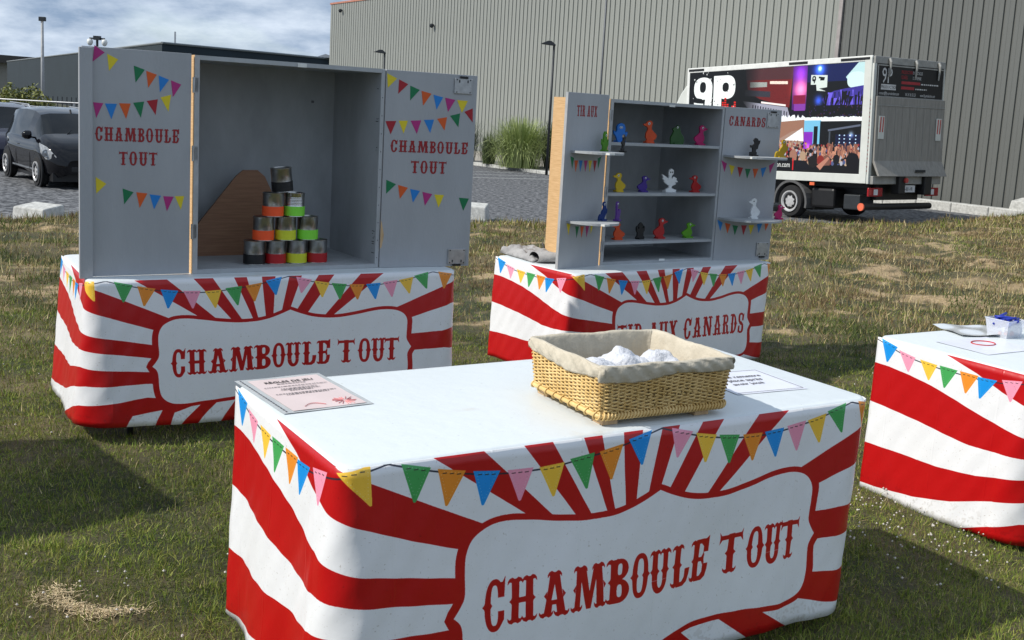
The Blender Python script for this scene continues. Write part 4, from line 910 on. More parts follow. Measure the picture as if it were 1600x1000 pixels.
# ------------------------------------------------------------------ ground
def ground_grid(name, xs, ys, zf, m_, clip=None):
    X, Y = np.meshgrid(xs, ys); Z = zf(X, Y); nx, ny = len(xs), len(ys)
    co = np.stack([X, Y, Z], -1).reshape(-1, 3)
    i = np.arange((ny-1)*(nx-1)); r_, c_ = i//(nx-1), i % (nx-1); a = r_*nx+c_
    F_ = np.stack([a, a+1, a+nx+1, a+nx], 1)
    if clip is not None: F_ = F_[clip(X.reshape(-1)[F_], Y.reshape(-1)[F_])]
    me = bpy.data.meshes.new(name); me.vertices.add(len(co)); me.vertices.foreach_set('co', co.ravel())
    me.loops.add(F_.size); me.loops.foreach_set('vertex_index', F_.ravel().astype(np.int32)); me.polygons.add(len(F_)); me.polygons.foreach_set('loop_start', np.arange(0, F_.size, 4)); me.polygons.foreach_set('loop_total', np.full(len(F_), 4))
    me.polygons.foreach_set('use_smooth', [True]*len(F_)); me.update(); me.validate(); me.materials.append(m_)
    o = bpy.data.objects.new(name, me); COL.objects.link(o); o['kind'] = 'structure'; return o
rng = np.random.default_rng(5)
# smooth value noise
def fbm(x, y, s): return vn(x, y, s)*.5+vn(x, y, s*2.1)*.28+vn(x, y, s*4.3)*.14+vn(x, y, s*9)*.08
def lawn_z(X, Y):
    Z = Gn(X, Y)+(fbm(X, Y, 1.6)-.5)*.05+(vn(X, Y, 12)-.5)*.012
    Z = Z+((vn(X, Y, 2.3)-.5)*.10+(vn(X, Y, 5.1)-.5)*.035)*np.clip((Y-7.5)/4, 0, 1)
    e = edge(X)+.25*(vn(X, Y*0, 1.3)-.5)*2-Y
    return Z-np.clip(.35-e, 0, 1)**1.2*.75
def bareness(x, y):
    f = fbm(x, y*1.5, 1.7)+(vn(x, y, 6.7)-.5)*.22+(vn(x, y, 19)-.5)*.16
    b_ = np.clip((f-.63)/.06, 0, 1)*np.clip((y-6.3)/1.5, 0, 1)
    return np.clip(b_+.7*np.clip((vn(x, y*1.6, 1.4)+(vn(x, y, 13)-.5)*.15-.84)/.06, 0, 1)*np.clip((y-5)/2, 0, 1), 0, 1)
def lawn_mat():
    m, t, b = new_mat('lawn_soil'); g = N(t, 'ShaderNodeNewGeometry')
    n1 = N(t, 'ShaderNodeTexNoise', Scale=1.3, Detail=8, Roughness=.65); t.links.new(g.outputs['Position'], n1.inputs['Vector'])
    r1 = N(t, 'ShaderNodeValToRGB'); e = r1.color_ramp.elements; e[0].position = .40; e[0].color = (.045, .052, .018, 1); e[1].position = .66; e[1].color = (.19, .145, .075, 1)
    t.links.new(n1.outputs['Fac'], r1.inputs[0])
    n2 = N(t, 'ShaderNodeTexNoise', Scale=45, Detail=6, Roughness=.8); t.links.new(g.outputs['Position'], n2.inputs['Vector'])
    r2 = N(t, 'ShaderNodeValToRGB'); r2.color_ramp.elements[0].color = (.35, .35, .35, 1); r2.color_ramp.elements[1].color = (1.3, 1.3, 1.3, 1); r2.color_ramp.elements[0].position = .3; r2.color_ramp.elements[1].position = .7
    t.links.new(n2.outputs['Fac'], r2.inputs[0]); mx = N(t, 'ShaderNodeMix', data_type='RGBA', blend_type='MULTIPLY'); mx.inputs['Factor'].default_value = 1
    at_ = N(t, 'ShaderNodeAttribute'); at_.attribute_name = 'bare'; m0 = N(t, 'ShaderNodeMix', data_type='RGBA'); t.links.new(at_.outputs['Fac'], m0.inputs['Factor']); t.links.new(r1.outputs['Color'], m0.inputs['A']); m0.inputs['B'].default_value = (.47, .34, .19, 1)
    t.links.new(m0.outputs['Result'], mx.inputs['A']); t.links.new(r2.outputs['Color'], mx.inputs['B']); t.links.new(mx.outputs['Result'], b.inputs['Base Color']); b.inputs['Roughness'].default_value = .95
    bp = N(t, 'ShaderNodeBump', Strength=.8, Distance=.02); t.links.new(n2.outputs['Fac'], bp.inputs['Height']); t.links.new(bp.outputs[0], b.inputs['Normal'])
    return m
ML = lawn_mat()
lawn = ground_grid('lawn', np.arange(-14, 22, .08), np.arange(-3, 33, .08), lawn_z, ML, lambda X, Y: (Y.min(1) < edge(X.mean(1))+.9))
_co = np.empty(len(lawn.data.vertices)*3, np.float32); lawn.data.vertices.foreach_get('co', _co); _co = _co.reshape(-1, 3)
lawn.data.attributes.new('bare', 'FLOAT', 'POINT').data.foreach_set('value', bareness(_co[:, 0], _co[:, 1]).astype(np.float32))
M['asphalt'] = mat('gravelly_asphalt', (.20, .205, .215), .9, col2=(.028, .030, .034), scale=11, bump=1., bscale=14, lo=.42, hi=.62, detail=4)
ground_grid('parking_lot', np.linspace(-60, 60, 61), np.linspace(6, 70, 40), lambda X, Y: -.36+.007*np.clip(X, -10, 12)-np.clip((14-Y-.5*X*0)/30, 0, 1), M['asphalt'], lambda X, Y: (Y.max(1) > edge(X.mean(1))-3))
M['farground'] = mat('far_ground', (.09, .09, .06), .95, col2=(.05, .055, .03), scale=.6)
ground_grid('ground', np.linspace(-900, 900, 10), np.linspace(-900, 900, 10), lambda X, Y: X*0-.75, M['farground'])
M['line'] = mat('road_paint', (.42, .43, .42), .8, col2=(.20, .21, .21), scale=20)
def strip_(name, a, b, w, dzz=.006):
    a, b = Vector(a), Vector(b); d = (b-a).normalized(); n_ = Vector((-d.y, d.x))*w/2
    q = MB(); q.add([(*(a-n_), PZ(a.x, 0)+dzz), (*(b-n_), PZ(b.x, 0)+dzz), (*(b+n_), PZ(b.x, 0)+dzz), (*(a+n_), PZ(a.x, 0)+dzz)], [(0, 1, 2, 3)])
    o = q.build(name, M['line']); o['kind'] = 'structure'
strip_('parking_line', (-9, 38.5), (-.1, 33.5), .14) if False else strip_('parking_line', (-3.6, 32.9), (-.1, 33.6), .14)
strip_('parking_line', (-4.2, 31.2), (.6, 32.4), .14); strip_('parking_line', (-5.0, 28.8), (3.0, 32.1), .16)
# grass blades
def blades(name, n, xr, yr, hfun, wfun, cfun, bend, seed, segs=1, keep=None):
    g = np.random.default_rng(seed)
    # density falls with distance: sample y with pdf ~ 1/y in the view fan
    u = g.random(n); y = yr[0]*(yr[1]/yr[0])**(u**.80); x = (g.random(n)*2-1)*(.53*y+.35)+.00*y
    x = np.clip(x, xr[0], xr[1])
    ok = y < edge(x)+.12
    if keep is not None: ok &= keep(x, y, g)
    x, y = x[ok], y[ok]; k = len(x)
    z = lawn_z(x, y)-.004
    h = hfun(x, y, g); w = wfun(x, y, g); a = g.random(k)*6.283; b = g.random(k)*6.283; bd = bend*(g.random(k)*.9+.1)*h
    cx, cy = np.cos(a), np.sin(a); bx, by = np.cos(b)*bd, np.sin(b)*bd
    hz = np.sqrt(np.maximum(h*h-bd*bd*.8, h*h*.12))
    P0 = np.stack([x-cx*w, y-cy*w, z], 1); P1 = np.stack([x+cx*w, y+cy*w, z], 1)
    PM0 = np.stack([x-cx*w*.75+bx*.35, y-cy*w*.75+by*.35, z+hz*.62], 1); PM1 = np.stack([x+cx*w*.75+bx*.35, y+cy*w*.75+by*.35, z+hz*.62], 1); P2 = np.stack([x+bx, y+by, z+hz], 1)
    if segs == 1:
        co = np.stack([P0, P1, P2], 1).reshape(-1, 3); F_ = np.arange(3*k).reshape(-1, 3); per_ = 3
    else:
        co = np.stack([P0, P1, PM0, PM1, P2], 1).reshape(-1, 3); o_ = np.arange(k)[:, None]*5; F_ = np.concatenate([o_+np.array([0, 1, 3]), o_+np.array([0, 3, 2]), o_+np.array([2, 3, 4])], 0); per_ = 5
    me = bpy.data.meshes.new(name); me.vertices.add(len(co)); me.vertices.foreach_set('co', co.ravel().astype(np.float32))
    me.loops.add(F_.size); me.loops.foreach_set('vertex_index', F_.ravel().astype(np.int32)); me.polygons.add(len(F_)); me.polygons.foreach_set('loop_start', np.arange(0, F_.size, 3)); me.polygons.foreach_set('loop_total', np.full(len(F_), 3)); me.update()
    at = me.attributes.new('tint', 'FLOAT_COLOR', 'POINT'); c_ = cfun(x, y, g); c4 = np.concatenate([np.repeat(c_, per_, 0), np.ones((k*per_, 1))], 1); at.data.foreach_set('color', c4.ravel().astype(np.float32))
    me.materials.append(M['grass']); o = bpy.data.objects.new(name, me); COL.objects.link(o); o['kind'] = 'stuff'; return o
m, t, b = new_mat('grass_blades'); M['grass'] = m
at = N(t, 'ShaderNodeAttribute'); at.attribute_name = 'tint'; t.links.new(at.outputs['Color'], b.inputs['Base Color']); b.inputs['Roughness'].default_value = .6; b.inputs['Specular IOR Level'].default_value = .25
tr_ = N(t, 'ShaderNodeBsdfTranslucent'); t.links.new(at.outputs['Color'], tr_.inputs['Color']); ms_ = N(t, 'ShaderNodeMixShader'); ms_.inputs[0].default_value = .15
t.links.new(b.outputs[0], ms_.inputs[1]); t.links.new(tr_.outputs[0], ms_.inputs[2]); t.links.new(ms_.outputs[0], t.nodes['Material Output'].inputs['Surface'])
GRN = np.array([[.14, .20, .024], [.075, .12, .014], [.23, .28, .045], [.31, .31, .07]]); DRY = np.array([[.42, .34, .16], [.30, .22, .10], [.54, .45, .25], [.17, .11, .06]])
def dryness(x, y):
    d = np.clip((y-7.5)/4.0, 0, 1)*.45+.07
    d = d+(fbm(x, y, .55)-.5)*1.5*(.35+.65*np.clip((y-5)/5, 0, 1))+(vn(x, y, 3.1)-.5)*.35
    d = d+.8*np.exp(-(((x+1.22)/.17)**2+((y-3.08)/.05)**2))+.7*np.exp(-(((x+1.38)/.06)**2+((y-3.17)/.07)**2))
    return np.clip(d, 0.05, .95)
def weedtint(x, y, g):
    c_ = np.where((vn(x, y, 1.3) > .5)[:, None], np.array([.10, .135, .035]), np.array([.22, .155, .08])); return c_*(.35+1.1*g.random(len(x)))[:, None]
def tint(x, y, g):
    k = len(x); dr = g.random(k) < dryness(x, y)*.85; c_ = GRN[g.integers(0, 4, k)]; c2 = DRY[g.integers(0, 4, k)]
    o_ = np.where(dr[:, None], c2, c_)*(.65+.7*g.random(k))[:, None]*(.78+.5*vn(x, y, 2.6))[:, None]
    return o_
def bare(x, y, g):
    s = 1-.9*np.exp(-((((x+1.22)/.17)**2+((y-3.08)/.045)**2)**2))
    s = s*(1-.72*bareness(x, y))*np.where(y > 8, .55+.9*(vn(x, y, 1.7) > .45), 1)
    return g.random(len(x)) < s
hf = lambda x, y, g: (.010+.028*g.random(len(x))**1.6)*(.65+.7*vn(x, y, 8))*(1+.5*(fbm(x, y, 2.5)-.4))*(1+np.clip((y-8)/9, 0, 1)*1.1)
wf = lambda x, y, g: .0004+.00024*y+.0006*g.random(len(x))
blades('lawn_grass', 760000, (-13, 14), (2.0, 24), hf, wf, tint, 1.6, 1, 1, bare)
blades('lawn_grass', 200000, (-13, 14), (2.0, 8), lambda x, y, g: (.014+.040*g.random(len(x))**3)*(.6+.8*vn(x, y, 5)), lambda x, y, g: .0006+.00018*y, tint, 1.3, 2, 2, bare)
# straw-like tall dry stems and weeds, denser towards the far edge
blades('dry_weeds', 70000, (-13, 14), (5.0, 25), lambda x, y, g: .05+.10*g.random(len(x))**2*np.clip((y-5)/8, .2, 1)*(.3+1.4*fbm(x, y, .8)), lambda x, y, g: .0016+.00032*y, lambda x, y, g: DRY[g.integers(0, 4, len(x))]*(.6+.7*g.random(len(x)))[:, None], .8, 3, 1, lambda x, y, g: g.random(len(x)) < np.clip((fbm(x, y, .7)-.3)*3*(.25+(y-5)/9), 0, 1)*(1-.85*bareness(x, y)))
blades('low_weeds', 190000, (-13, 14), (7.0, 25), lambda x, y, g: .025+.085*g.random(len(x))**1.5, lambda x, y, g: .0014+.00032*y, weedtint, 1.1, 6, 1, lambda x, y, g: g.random(len(x)) < np.clip((vn(x, y, 1.9)*.6+vn(x, y, 4.1)*.4-.46)*6, 0, 1)*np.clip((y-7)/2, 0, 1))
def GRNd(x, y, g): return np.array([.06, .08, .025])*(.6+.9*g.random(len(x)))[:, None]
blades('edge_weeds', 45000, (-13, 16), (9.0, 26), lambda x, y, g: .04+.12*g.random(len(x)), lambda x, y, g: .003+.0004*y, lambda x, y, g: np.where((g.random(len(x)) < .5)[:, None], DRY[g.integers(0, 4, len(x))], GRN[g.integers(0, 4, len(x))])*(.5+.7*g.random(len(x)))[:, None], .9, 4, 1, lambda x, y, g: (edge(x)-y < 1.6) & (g.random(len(x)) < .25+vn(x, y, 2.0)))
# dry earth and clippings patch
# clover
def clover():
    g = np.random.default_rng(9); bm_v = []; F_ = []; k = 0
    n = 900; y = 2.6*(9/2.6)**g.random(n); x = (g.random(n)*2-1)*.5*y
    w = vn(x, y, 1.6)
    keep = ((g.random(n) < np.clip((w-.45)*2, .05, 1)) | ((x > 1.2) & (x < 2.1) & (y > 3.6) & (y < 4.6)))
    x, y = x[keep], y[keep]
    xe = 1.25+g.random(130)*.75; ye = 3.95+g.random(130)*.75; x = np.concatenate([x, xe]); y = np.concatenate([y, ye])
    z = lawn_z(x, y)+.025+.012*g.random(len(x)); q = MB()
    for a, b_, c_ in zip(x, y, z):
        r_ = .0034+.0026*rnd.random()
        q.add([(a+r_, b_, c_), (a-r_, b_, c_), (a, b_+r_, c_), (a, b_-r_, c_), (a, b_, c_+r_), (a, b_, c_-r_)], [(0, 2, 4), (2, 1, 4), (1, 3, 4), (3, 0, 4), (2, 0, 5), (1, 2, 5), (3, 1, 5), (0, 3, 5)])
    o = q.build('clover_flowers', mat('clover_white', (.62, .58, .52), .8)); o['kind'] = 'stuff'
clover()
q = MB()   # pale straw clippings on the bare patch
for i in range(1100):
    a = rnd.gauss(0, 1); b_ = rnd.gauss(0, 1); x = -1.22+a*.070; y = 3.08+b_*.018+.02*math.sin(x*17)
    if i % 5 == 0: x = -1.36+a*.035; y = 3.15+b_*.03
    an = rnd.uniform(0, 6.28); l_ = rnd.uniform(.004, .012); z = float(lawn_z(np.array(x), np.array(y)))+rnd.uniform(.008, .022)
    dx_, dy_ = math.cos(an)*l_, math.sin(an)*l_; w = .0016
    q.add([(x-dx_, y-dy_, z), (x+dx_, y+dy_, z+rnd.uniform(-.003, .003)), (x+dx_-dy_/l_*w, y+dy_+dx_/l_*w, z), (x-dx_-dy_/l_*w, y-dy_+dx_/l_*w, z)], [(0, 1, 2, 3)])
q.build('straw_clippings', mat('pale_straw', (.70, .56, .34), .9, var=.2, scale=60))['kind'] = 'stuff'

# ------------------------------------------------------------------ warehouse
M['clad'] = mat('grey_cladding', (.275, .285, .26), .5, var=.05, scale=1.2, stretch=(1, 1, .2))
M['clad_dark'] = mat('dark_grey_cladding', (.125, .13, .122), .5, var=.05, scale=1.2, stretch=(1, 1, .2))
M['clad_gap'] = mat('cladding_groove', (.10, .105, .10), .6)
WH = empty('warehouse', (8.78, 30.66, -.6), 0, 'large grey warehouse clad in ribbed metal sheets', 'building')
Cn = Vector((8.78, 30.66)); Fl = Vector((-10.80, 60.87)); fdir = (Fl-Cn).normalized(); WHH = 7.37
wf_ = .2857
def panel_mesh(w, h):
    q = MB(); P = [(0, 0), (.012, .022), (w-.040, .022), (w-.028, 0), (w, 0)]
    # small stiffening line in the middle
    P = [(0, .012), (.012, -.028), (w*.33, -.028), (w*.36, -.023), (w*.40, -.028), (w-.060, -.028), (w-.048, .012), (w, .012)]
    vs = [(x, y, 0) for x, y in P]+[(x, y, h) for x, y in P]; k = len(P)
    q.add(vs, [(i, i+1, i+1+k, i+k) for i in range(k-1)])
    o = q.build('cladding_panel', M['clad'], WH); return o
pm = panel_mesh(wf_, WHH)
pme = pm.data
ang1 = math.atan2(-fdir.y, -fdir.x)   # along the long side, running from far left to the corner
nlong = int((Fl-Cn).length/wf_)
for i in range(nlong):
    p = -fdir*0+fdir*((i+1)*wf_)
    if i == 0: pm.location = (p.x, p.y, 0); pm.rotation_euler = (0, 0, ang1)
    else: share('cladding_panel', pme, WH, (p.x, p.y, 0), (0, 0, ang1))
sdir = Vector((-fdir.y, fdir.x)); sdir = -sdir if sdir.x < 0 else sdir; ang2 = math.atan2(sdir.y, sdir.x)
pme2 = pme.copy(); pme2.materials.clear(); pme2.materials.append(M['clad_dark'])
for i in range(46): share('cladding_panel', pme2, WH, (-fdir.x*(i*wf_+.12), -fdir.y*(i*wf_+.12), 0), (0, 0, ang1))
q = MB(); nL = (Fl-Cn).length
def wp(a, b_, z): v = fdir*a+sdir*b_; return (v.x, v.y, z)
q.add([wp(-13.2, .03, 0), wp(nL, .03, 0), wp(nL, 25, 0), wp(-13.2, 25, 0), wp(-13.2, .03, WHH), wp(nL, .03, WHH), wp(nL, 25, WHH), wp(-13.2, 25, WHH)], [(4, 5, 6, 7), (0, 1, 5, 4), (1, 2, 6, 5), (2, 3, 7, 6)]); q.build('inner_wall', M['clad_gap'], WH)
M['salmon'] = mat('salmon_trim', (.48, .20, .13), .6)
q = MB(); 
for (a, b_) in (((-13.2, -.06), (nL+.05, .12)),):
    q.add([wp(a[0], a[1], WHH), wp(b_[0], a[1], WHH), wp(b_[0], b_[1], WHH), wp(a[0], b_[1], WHH), wp(a[0], a[1], WHH+.09), wp(b_[0], a[1], WHH+.09), wp(b_[0], b_[1], WHH+.09), wp(a[0], b_[1], WHH+.09)], [(0, 1, 2, 3), (4, 7, 6, 5), (0, 4, 5, 1), (1, 5, 6, 2), (2, 6, 7, 3), (3, 7, 4, 0)])
q.build('coping', M['salmon'], WH)
q = MB(); q.tube([wp(10.82, -.06, 0), wp(10.82, -.06, WHH)], .026, 8); q.build('downpipe', mat('blue_grey_pipe', (.17, .18, .20), .5), WH, smooth=True)
q = MB(); q.box((-.11, -.045, 0), (.01, .02, WHH), mtx=Matrix.Rotation(ang1+math.pi, 4, 'Z') @ Matrix.Scale(-1, 4, (0, 1, 0)) @ Matrix.Scale(-1, 4, (1, 0, 0))); q.build('corner_trim', mat('pinkish_trim', (.33, .30, .29), .6), WH)
for a, z in ((23.87, 5.85), (34.39, 7.0)):
    q = MB(); v = wp(a, -.05, z); q.tube([v, (v[0]-.05, v[1]-.06, z)], .03, 6); q.lathe([(.02, .05), (.09, .03), (.11, -.05), (.06, -.13), (0.01, -.15)], 10, c=(v[0]-.08, v[1]-.10, z)); q.build('wall_camera', M['darkmetal'], WH, smooth=True, auto=50)
# distant dark hangar behind the car park
M['dark_clad'] = mat('dark_cladding', (.022, .034, .044), .9, var=.08, scale=.3)
HG = empty('hangar', (-26.5, 80, -1), 0, 'long dark blue grey hangar beyond the car park', 'building')
q = MB(); P = [(0, 0), (-63.5, 110), (-30, 130), (40, 50)]; 
P = [(0, 0), (-63.5, 110), (-63.5+30, 110+20), (24, 30)]
vs = [(x, y, 0) for x, y in P]+[(x, y, 6.0) for x, y in P]; q.add(vs, [(0, 1, 5, 4), (1, 2, 6, 5), (2, 3, 7, 6), (3, 0, 4, 7), (4, 5, 6, 7)]); q.build('wall', M['dark_clad'], HG)
q = MB(); q.tube([(0, -.05, 6.0), (24, 29.95, 6.0)], .09, 6); q.tube([(0, 0, 6.0), (-63.5, 110, 6.0)], .09, 6); q.build('roof_edge', mat('roof_edge_grey', (.20, .22, .23), .6), HG)
q = MB(); q.box((.6, .9, 6), (.7, 1.0, 6.9)); q.build('mast', M['steel'], HG)
q = MB(); q.prism([(9, 6.05), (9.8, 6.35), (11.0, 6.05)], 12, 13); q.build('roof_light', M['steel'], HG)
FB = empty('far_building', (-112, 222, -1), 0, 'low building with a black roof edge far behind at the left edge', 'building')
q = MB(); q.box((-40, 0, 0), (19, 15, 6.4)); q.build('wall', mat('beige_wall', (.26, .25, .22), .7), FB)
q = MB(); q.prism([(-41, 6.4), (20.5, 6.2), (26, 7.05), (20, 7.5), (-41, 8.9)], -2, 16); q.build('roof', M['black'], FB)
# ------------------------------------------------------------------ lamps and poles
def street_lamp(x, y, z0, z1, lab, head=.42):
    o = empty('street_lamp', (x, y, z0), 0, lab, 'street lamp', 'dark street lamps by the warehouse')
    q = MB(); q.tube([(0, 0, 0), (0, 0, z1-z0)], [.045, .035], 10); q.build('pole', M['darkmetal'], o, smooth=True)
    q = MB(); h = z1-z0; q.prism([(-head, h-.02), (-head*.45, h+.085), (-head*.2, h+.08), (.045, h-.02), (.045, h-.06), (-head*.3, h-.05)], -.08, .08); q.build('lamp_head', M['darkmetal'], o, bevel=.01)
    return o
street_lamp(.90, 33.4, -.36, 3.64, 'dark street lamp with a side arm beside the big grass clump')
street_lamp(-5.35, 42.0, -.4, 3.50, 'street lamp rising behind the can cabinet, against the warehouse')
LP = empty('light_pole', (-26.46, 60, -.8), 0, 'tall thin grey light pole above the car park', 'light pole')
q = MB(); q.tube([(0, 0, 0), (0, 0, 5.9)], [.11, .07], 10); q.build('pole', mat('pole_grey', (.35, .36, .37), .5), LP, smooth=True)
q = MB(); q.box((-.16, -.12, 5.75), (.18, .12, 5.98)); q.build('lamp_head', M['darkmetal'], LP, bevel=.02)
CP_ = empty('camera_mast', (-23.44, 60, -.8), 0, 'mast with dome cameras behind the left cabinet door', 'camera mast')
q = MB(); q.tube([(0, 0, 0), (0, 0, 5.0)], .07, 8); q.tube([(-.42, 0, 4.98), (.42, 0, 4.98)], .05, 6); q.box((-.18, -.12, 4.9), (.18, .12, 5.12)); q.build('mast', M['darkmetal'], CP_)
for x in (-.40, .40):
    q = MB(); q.lathe([(.01, .2), (.13, .16), (.16, .02), (.14, -.06), (.08, -.16), (.01, -.18)], 12, c=(x, 0, 4.76)); q.build('dome_camera', M['whitep'], CP_, smooth=True)
# ------------------------------------------------------------------ planting
def leaf_mat(name, c1, c2):
    m, t, b = new_mat(name); g = N(t, 'ShaderNodeNewGeometry'); r_ = N(t, 'ShaderNodeValToRGB')
    r_.color_ramp.elements[0].color = (*c1, 1); r_.color_ramp.elements[1].color = (*c2, 1); t.links.new(g.outputs['Random Per Island'], r_.inputs[0]); t.links.new(r_.outputs['Color'], b.inputs['Base Color']); b.inputs['Roughness'].default_value = .55; b.inputs['Specular IOR Level'].default_value = .3
    return m
M['pampas'] = leaf_mat('pampas_leaf', (.14, .20, .05), (.46, .52, .22)); M['dgrass'] = leaf_mat('dark_leaf', (.02, .035, .015), (.08, .11, .04)); M['shrub'] = leaf_mat('shrub_leaf', (.06, .08, .02), (.30, .30, .08))
def fountain(name, x, y, z, h, w, n, m_, label, cat, group=None, up=.5, lw=.013):
    q = MB(); g = random.Random(int(x*10+y))
    for i in range(n):
        a = g.uniform(0, 6.283); rr = abs(g.gauss(0, .16))*w; ln = h*g.uniform(.65, 1.12); tilt = g.uniform(0, 1)**.7*(w*.62); droop = g.uniform(.1, .65)*h*(tilt/(w*.62))**1.5
        pts = []; bx, by = math.cos(a)*rr, math.sin(a)*rr
        for k in range(6):
            t_ = k/5; pts.append(Vector((bx+math.cos(a)*tilt*t_**1.25, by+math.sin(a)*tilt*t_**1.25, ln*(1.25*t_-.25*t_*t_)-droop*t_**2.6*1.15)))
        pts = [Vector((p.x, p.y, max(.02, p.z))) for p in pts]
        side = Vector((-math.sin(a), math.cos(a), 0))*lw*.5
        vs = []; 
        for k, p in enumerate(pts): f_ = (1-.8*(k/5)**2); vs += [p-side*f_, p+side*f_]
        q.add(vs, [(2*k, 2*k+1, 2*k+3, 2*k+2) for k in range(5)])
    o = q.build(name, m_); o.location = (x, y, z); tag(o, label, cat, group); return o
fountain('grass_clump', .05, 35.2, -.28, 1.58, 1.75, 2600, M['pampas'], 'big pale green grass clump spilling over the kerb', 'ornamental grass', None, lw=.022)
fountain('grass_clump', -.98, 36.4, -.28, 1.05, .62, 700, M['dgrass'], 'small upright green grass clump left of the big one', 'ornamental grass', None, lw=.02)
fountain('grass_clump', 1.22, 36.0, -.28, 1.55, 1.25, 1500, M['dgrass'], 'dark green grass clump between big clump and plywood side', 'ornamental grass', None, lw=.022)
fountain('grass_clump', -1.85, 37.5, -.28, 1.5, .9, 900, M['dgrass'], 'dark grass clump at the edge of the right cabinet door', 'ornamental grass', None, lw=.022)
def leafball(name, loc, sx, sy, sz, n, m_, label, cat, size=.09):
    q = MB(); g = random.Random(3)
    for i in range(n):
        while True:
            p = Vector((g.uniform(-1, 1), g.uniform(-1, 1), g.uniform(0, 1)))
            if p.length < 1 and p.length > .35: break
        k = 1+.35*mnoise.noise(p*2.3+Vector((4, 0, 0)))
        p = Vector((p.x*sx*k, p.y*sy*k, p.z*sz*k)); d = Vector((g.uniform(-1, 1), g.uniform(-1, 1), g.uniform(-.5, 1))).normalized(); e = d.cross(Vector((g.uniform(-1, 1), g.uniform(-1, 1), 1))).normalized()
        s_ = size*g.uniform(.5, 1.2); q.add([p-d*s_, p+e*s_*.4, p+d*s_, p-e*s_*.4], [(0, 1, 2, 3)])
    o = q.build(name, m_); o.location = loc; tag(o, label, cat); return o
leafball('bush', (-24.9, 54, -.8), 1.9, 1.4, 2.15, 5200, M['shrub'], 'wide olive green bush behind the parked cars', 'bush', .13)
# kerbs
M['kerb'] = mat('white_concrete', (.56, .56, .53), .85, col2=(.36, .36, .34), scale=12, bump=.4, bscale=40)
M['gravel'] = mat('pale_gravel', (.42, .39, .34), .9, col2=(.22, .20, .17), scale=18, bump=.8, bscale=25)
def kerb(name, a, b, w, h, label):
    a, b = Vector(a), Vector(b); d = b-a; n_ = max(1, int(d.length/1.0)); root = empty(name, (a.x, a.y, PZ(a.x, 0)-.05), math.atan2(d.y, d.x), label, 'kerb')
    q = MB(); q.box((0, 0, 0), (d.length/n_-.015, w, h+.05)); o = q.build('kerbstone', M['kerb'], root, bevel=.015)
    for i in range(1, n_): share('kerbstone', o.data, root, (i*d.length/n_, 0, 0)).modifiers.new('b', 'BEVEL').width = .015
kerb('planter_kerb', (-6.0, 43.2), (3.6, 30.0), .28, .14, 'pale kerb along the planted strip below the warehouse')
kerb('side_kerb', (7.9, 30.6), (14.5, 20.4), .35, .24, 'white kerb at the foot of the darker warehouse wall')
q = MB(); q.add([(-5.8, 43.4, PZ(0, 0)+.10), (3.8, 30.2, PZ(0, 0)+.10), (8.4, 30.9, PZ(0, 0)+.10), (-3.0, 48.5, PZ(0, 0)+.10)], [(0, 1, 2, 3)]); o = q.build('planting_bed', M['gravel']); o['kind'] = 'structure'
def block(name, x, y, z, rz, a, b, h, label):
    q = MB(); q.add([(-a/2, -b/2, 0), (a/2, -b/2, 0), (a/2, b/2, 0), (-a/2, b/2, 0), (-a/2*.94, -b/2*.9, h*.82), (a/2*.94, -b/2*.9, h*.82), (a/2*.9, b/2*.9, h), (-a/2*.9, b/2*.9, h)], [(0, 3, 2, 1), (4, 5, 6, 7), (0, 1, 5, 4), (1, 2, 6, 5), (2, 3, 7, 6), (3, 0, 4, 7)])
    o = q.build(name, M['kerb'], None, bevel=.02); o.location = (x, y, z); o.rotation_euler = (0, 0, rz); tag(o, label, 'concrete block')
block('concrete_block', -6.75, 15.15, -.37, R(-24), .62, .42, .27, 'white concrete block on the asphalt below the black car')
block('concrete_block', -.78, 18.9, -.37, R(-10), .62, .35, .30, 'white concrete block half hidden behind the right cabinet door')
block('concrete_block', 12.25, 24.35, -.20, R(-57), 2.2, .4, .42, 'long white concrete block at the right edge by the warehouse')
# fences
FN = empty('railing', (-17.5, 33.5, -.45), 0, 'thin horizontal rail fence behind the parked cars', 'fence')
q = MB(); q.tube([(-4, 0, 1.48), (9, 0, 1.50)], .022, 6); q.build('rail', M['steel'], FN)
for i in range(6):
    q = MB(); q.tube([(-3.5+i*2.4, 0, 0), (-3.5+i*2.4, 0, 1.5)], .025, 6); q.build('post', M['steel'], FN)
PF = empty('palisade_fence', (-33.5, 70, -.9), 0, 'dark palisade fence in front of the hangar', 'fence')
q = MB(); q.box((0, -.02, 1.25), (14, .02, 1.32)); q.build('rail', M['darkmetal'], PF)
q = MB(); q.box((-.035, -.03, 0), (.035, -.021, 1.7)); pk = q.build('pale', M['darkmetal'], PF)
for i in range(1, 46): share('pale', pk.data, PF, (i*.3, 0, 0))

# ------------------------------------------------------------------ cars
M['glass'] = mat('car_glass', (.010, .012, .014), .04, var=.05, spec=.30)
M['rubber'] = mat('tyre_rubber', (.015, .015, .016), .85); M['alloy'] = mat('wheel_rim', (.50, .50, .50), .4, .15)
M['lens'] = mat('headlight_glass', (.40, .42, .44), .08, var=.25, scale=25, coat=.6)
M['plate'] = mat('number_plate', (.72, .73, .74), .4); M['plateblue'] = mat('plate_blue', (.01, .04, .35), .4)
def paint(n_, c_): return mat(n_, c_, .12, .0, var=.04, scale=2, coat=.0, spec=.28)
M['carblack'] = mat('black_car_paint', (.005, .005, .007), .06, var=.04, scale=2, coat=0., spec=.42); M['carsilver'] = paint('silver_car_paint', (.22, .235, .25)); M['cardark'] = paint('dark_car_paint', (.03, .032, .05)); M['carwhite'] = paint('white_car_paint', (.70, .71, .72)); M['carblue'] = paint('blue_grey_car_paint', (.10, .13, .19))
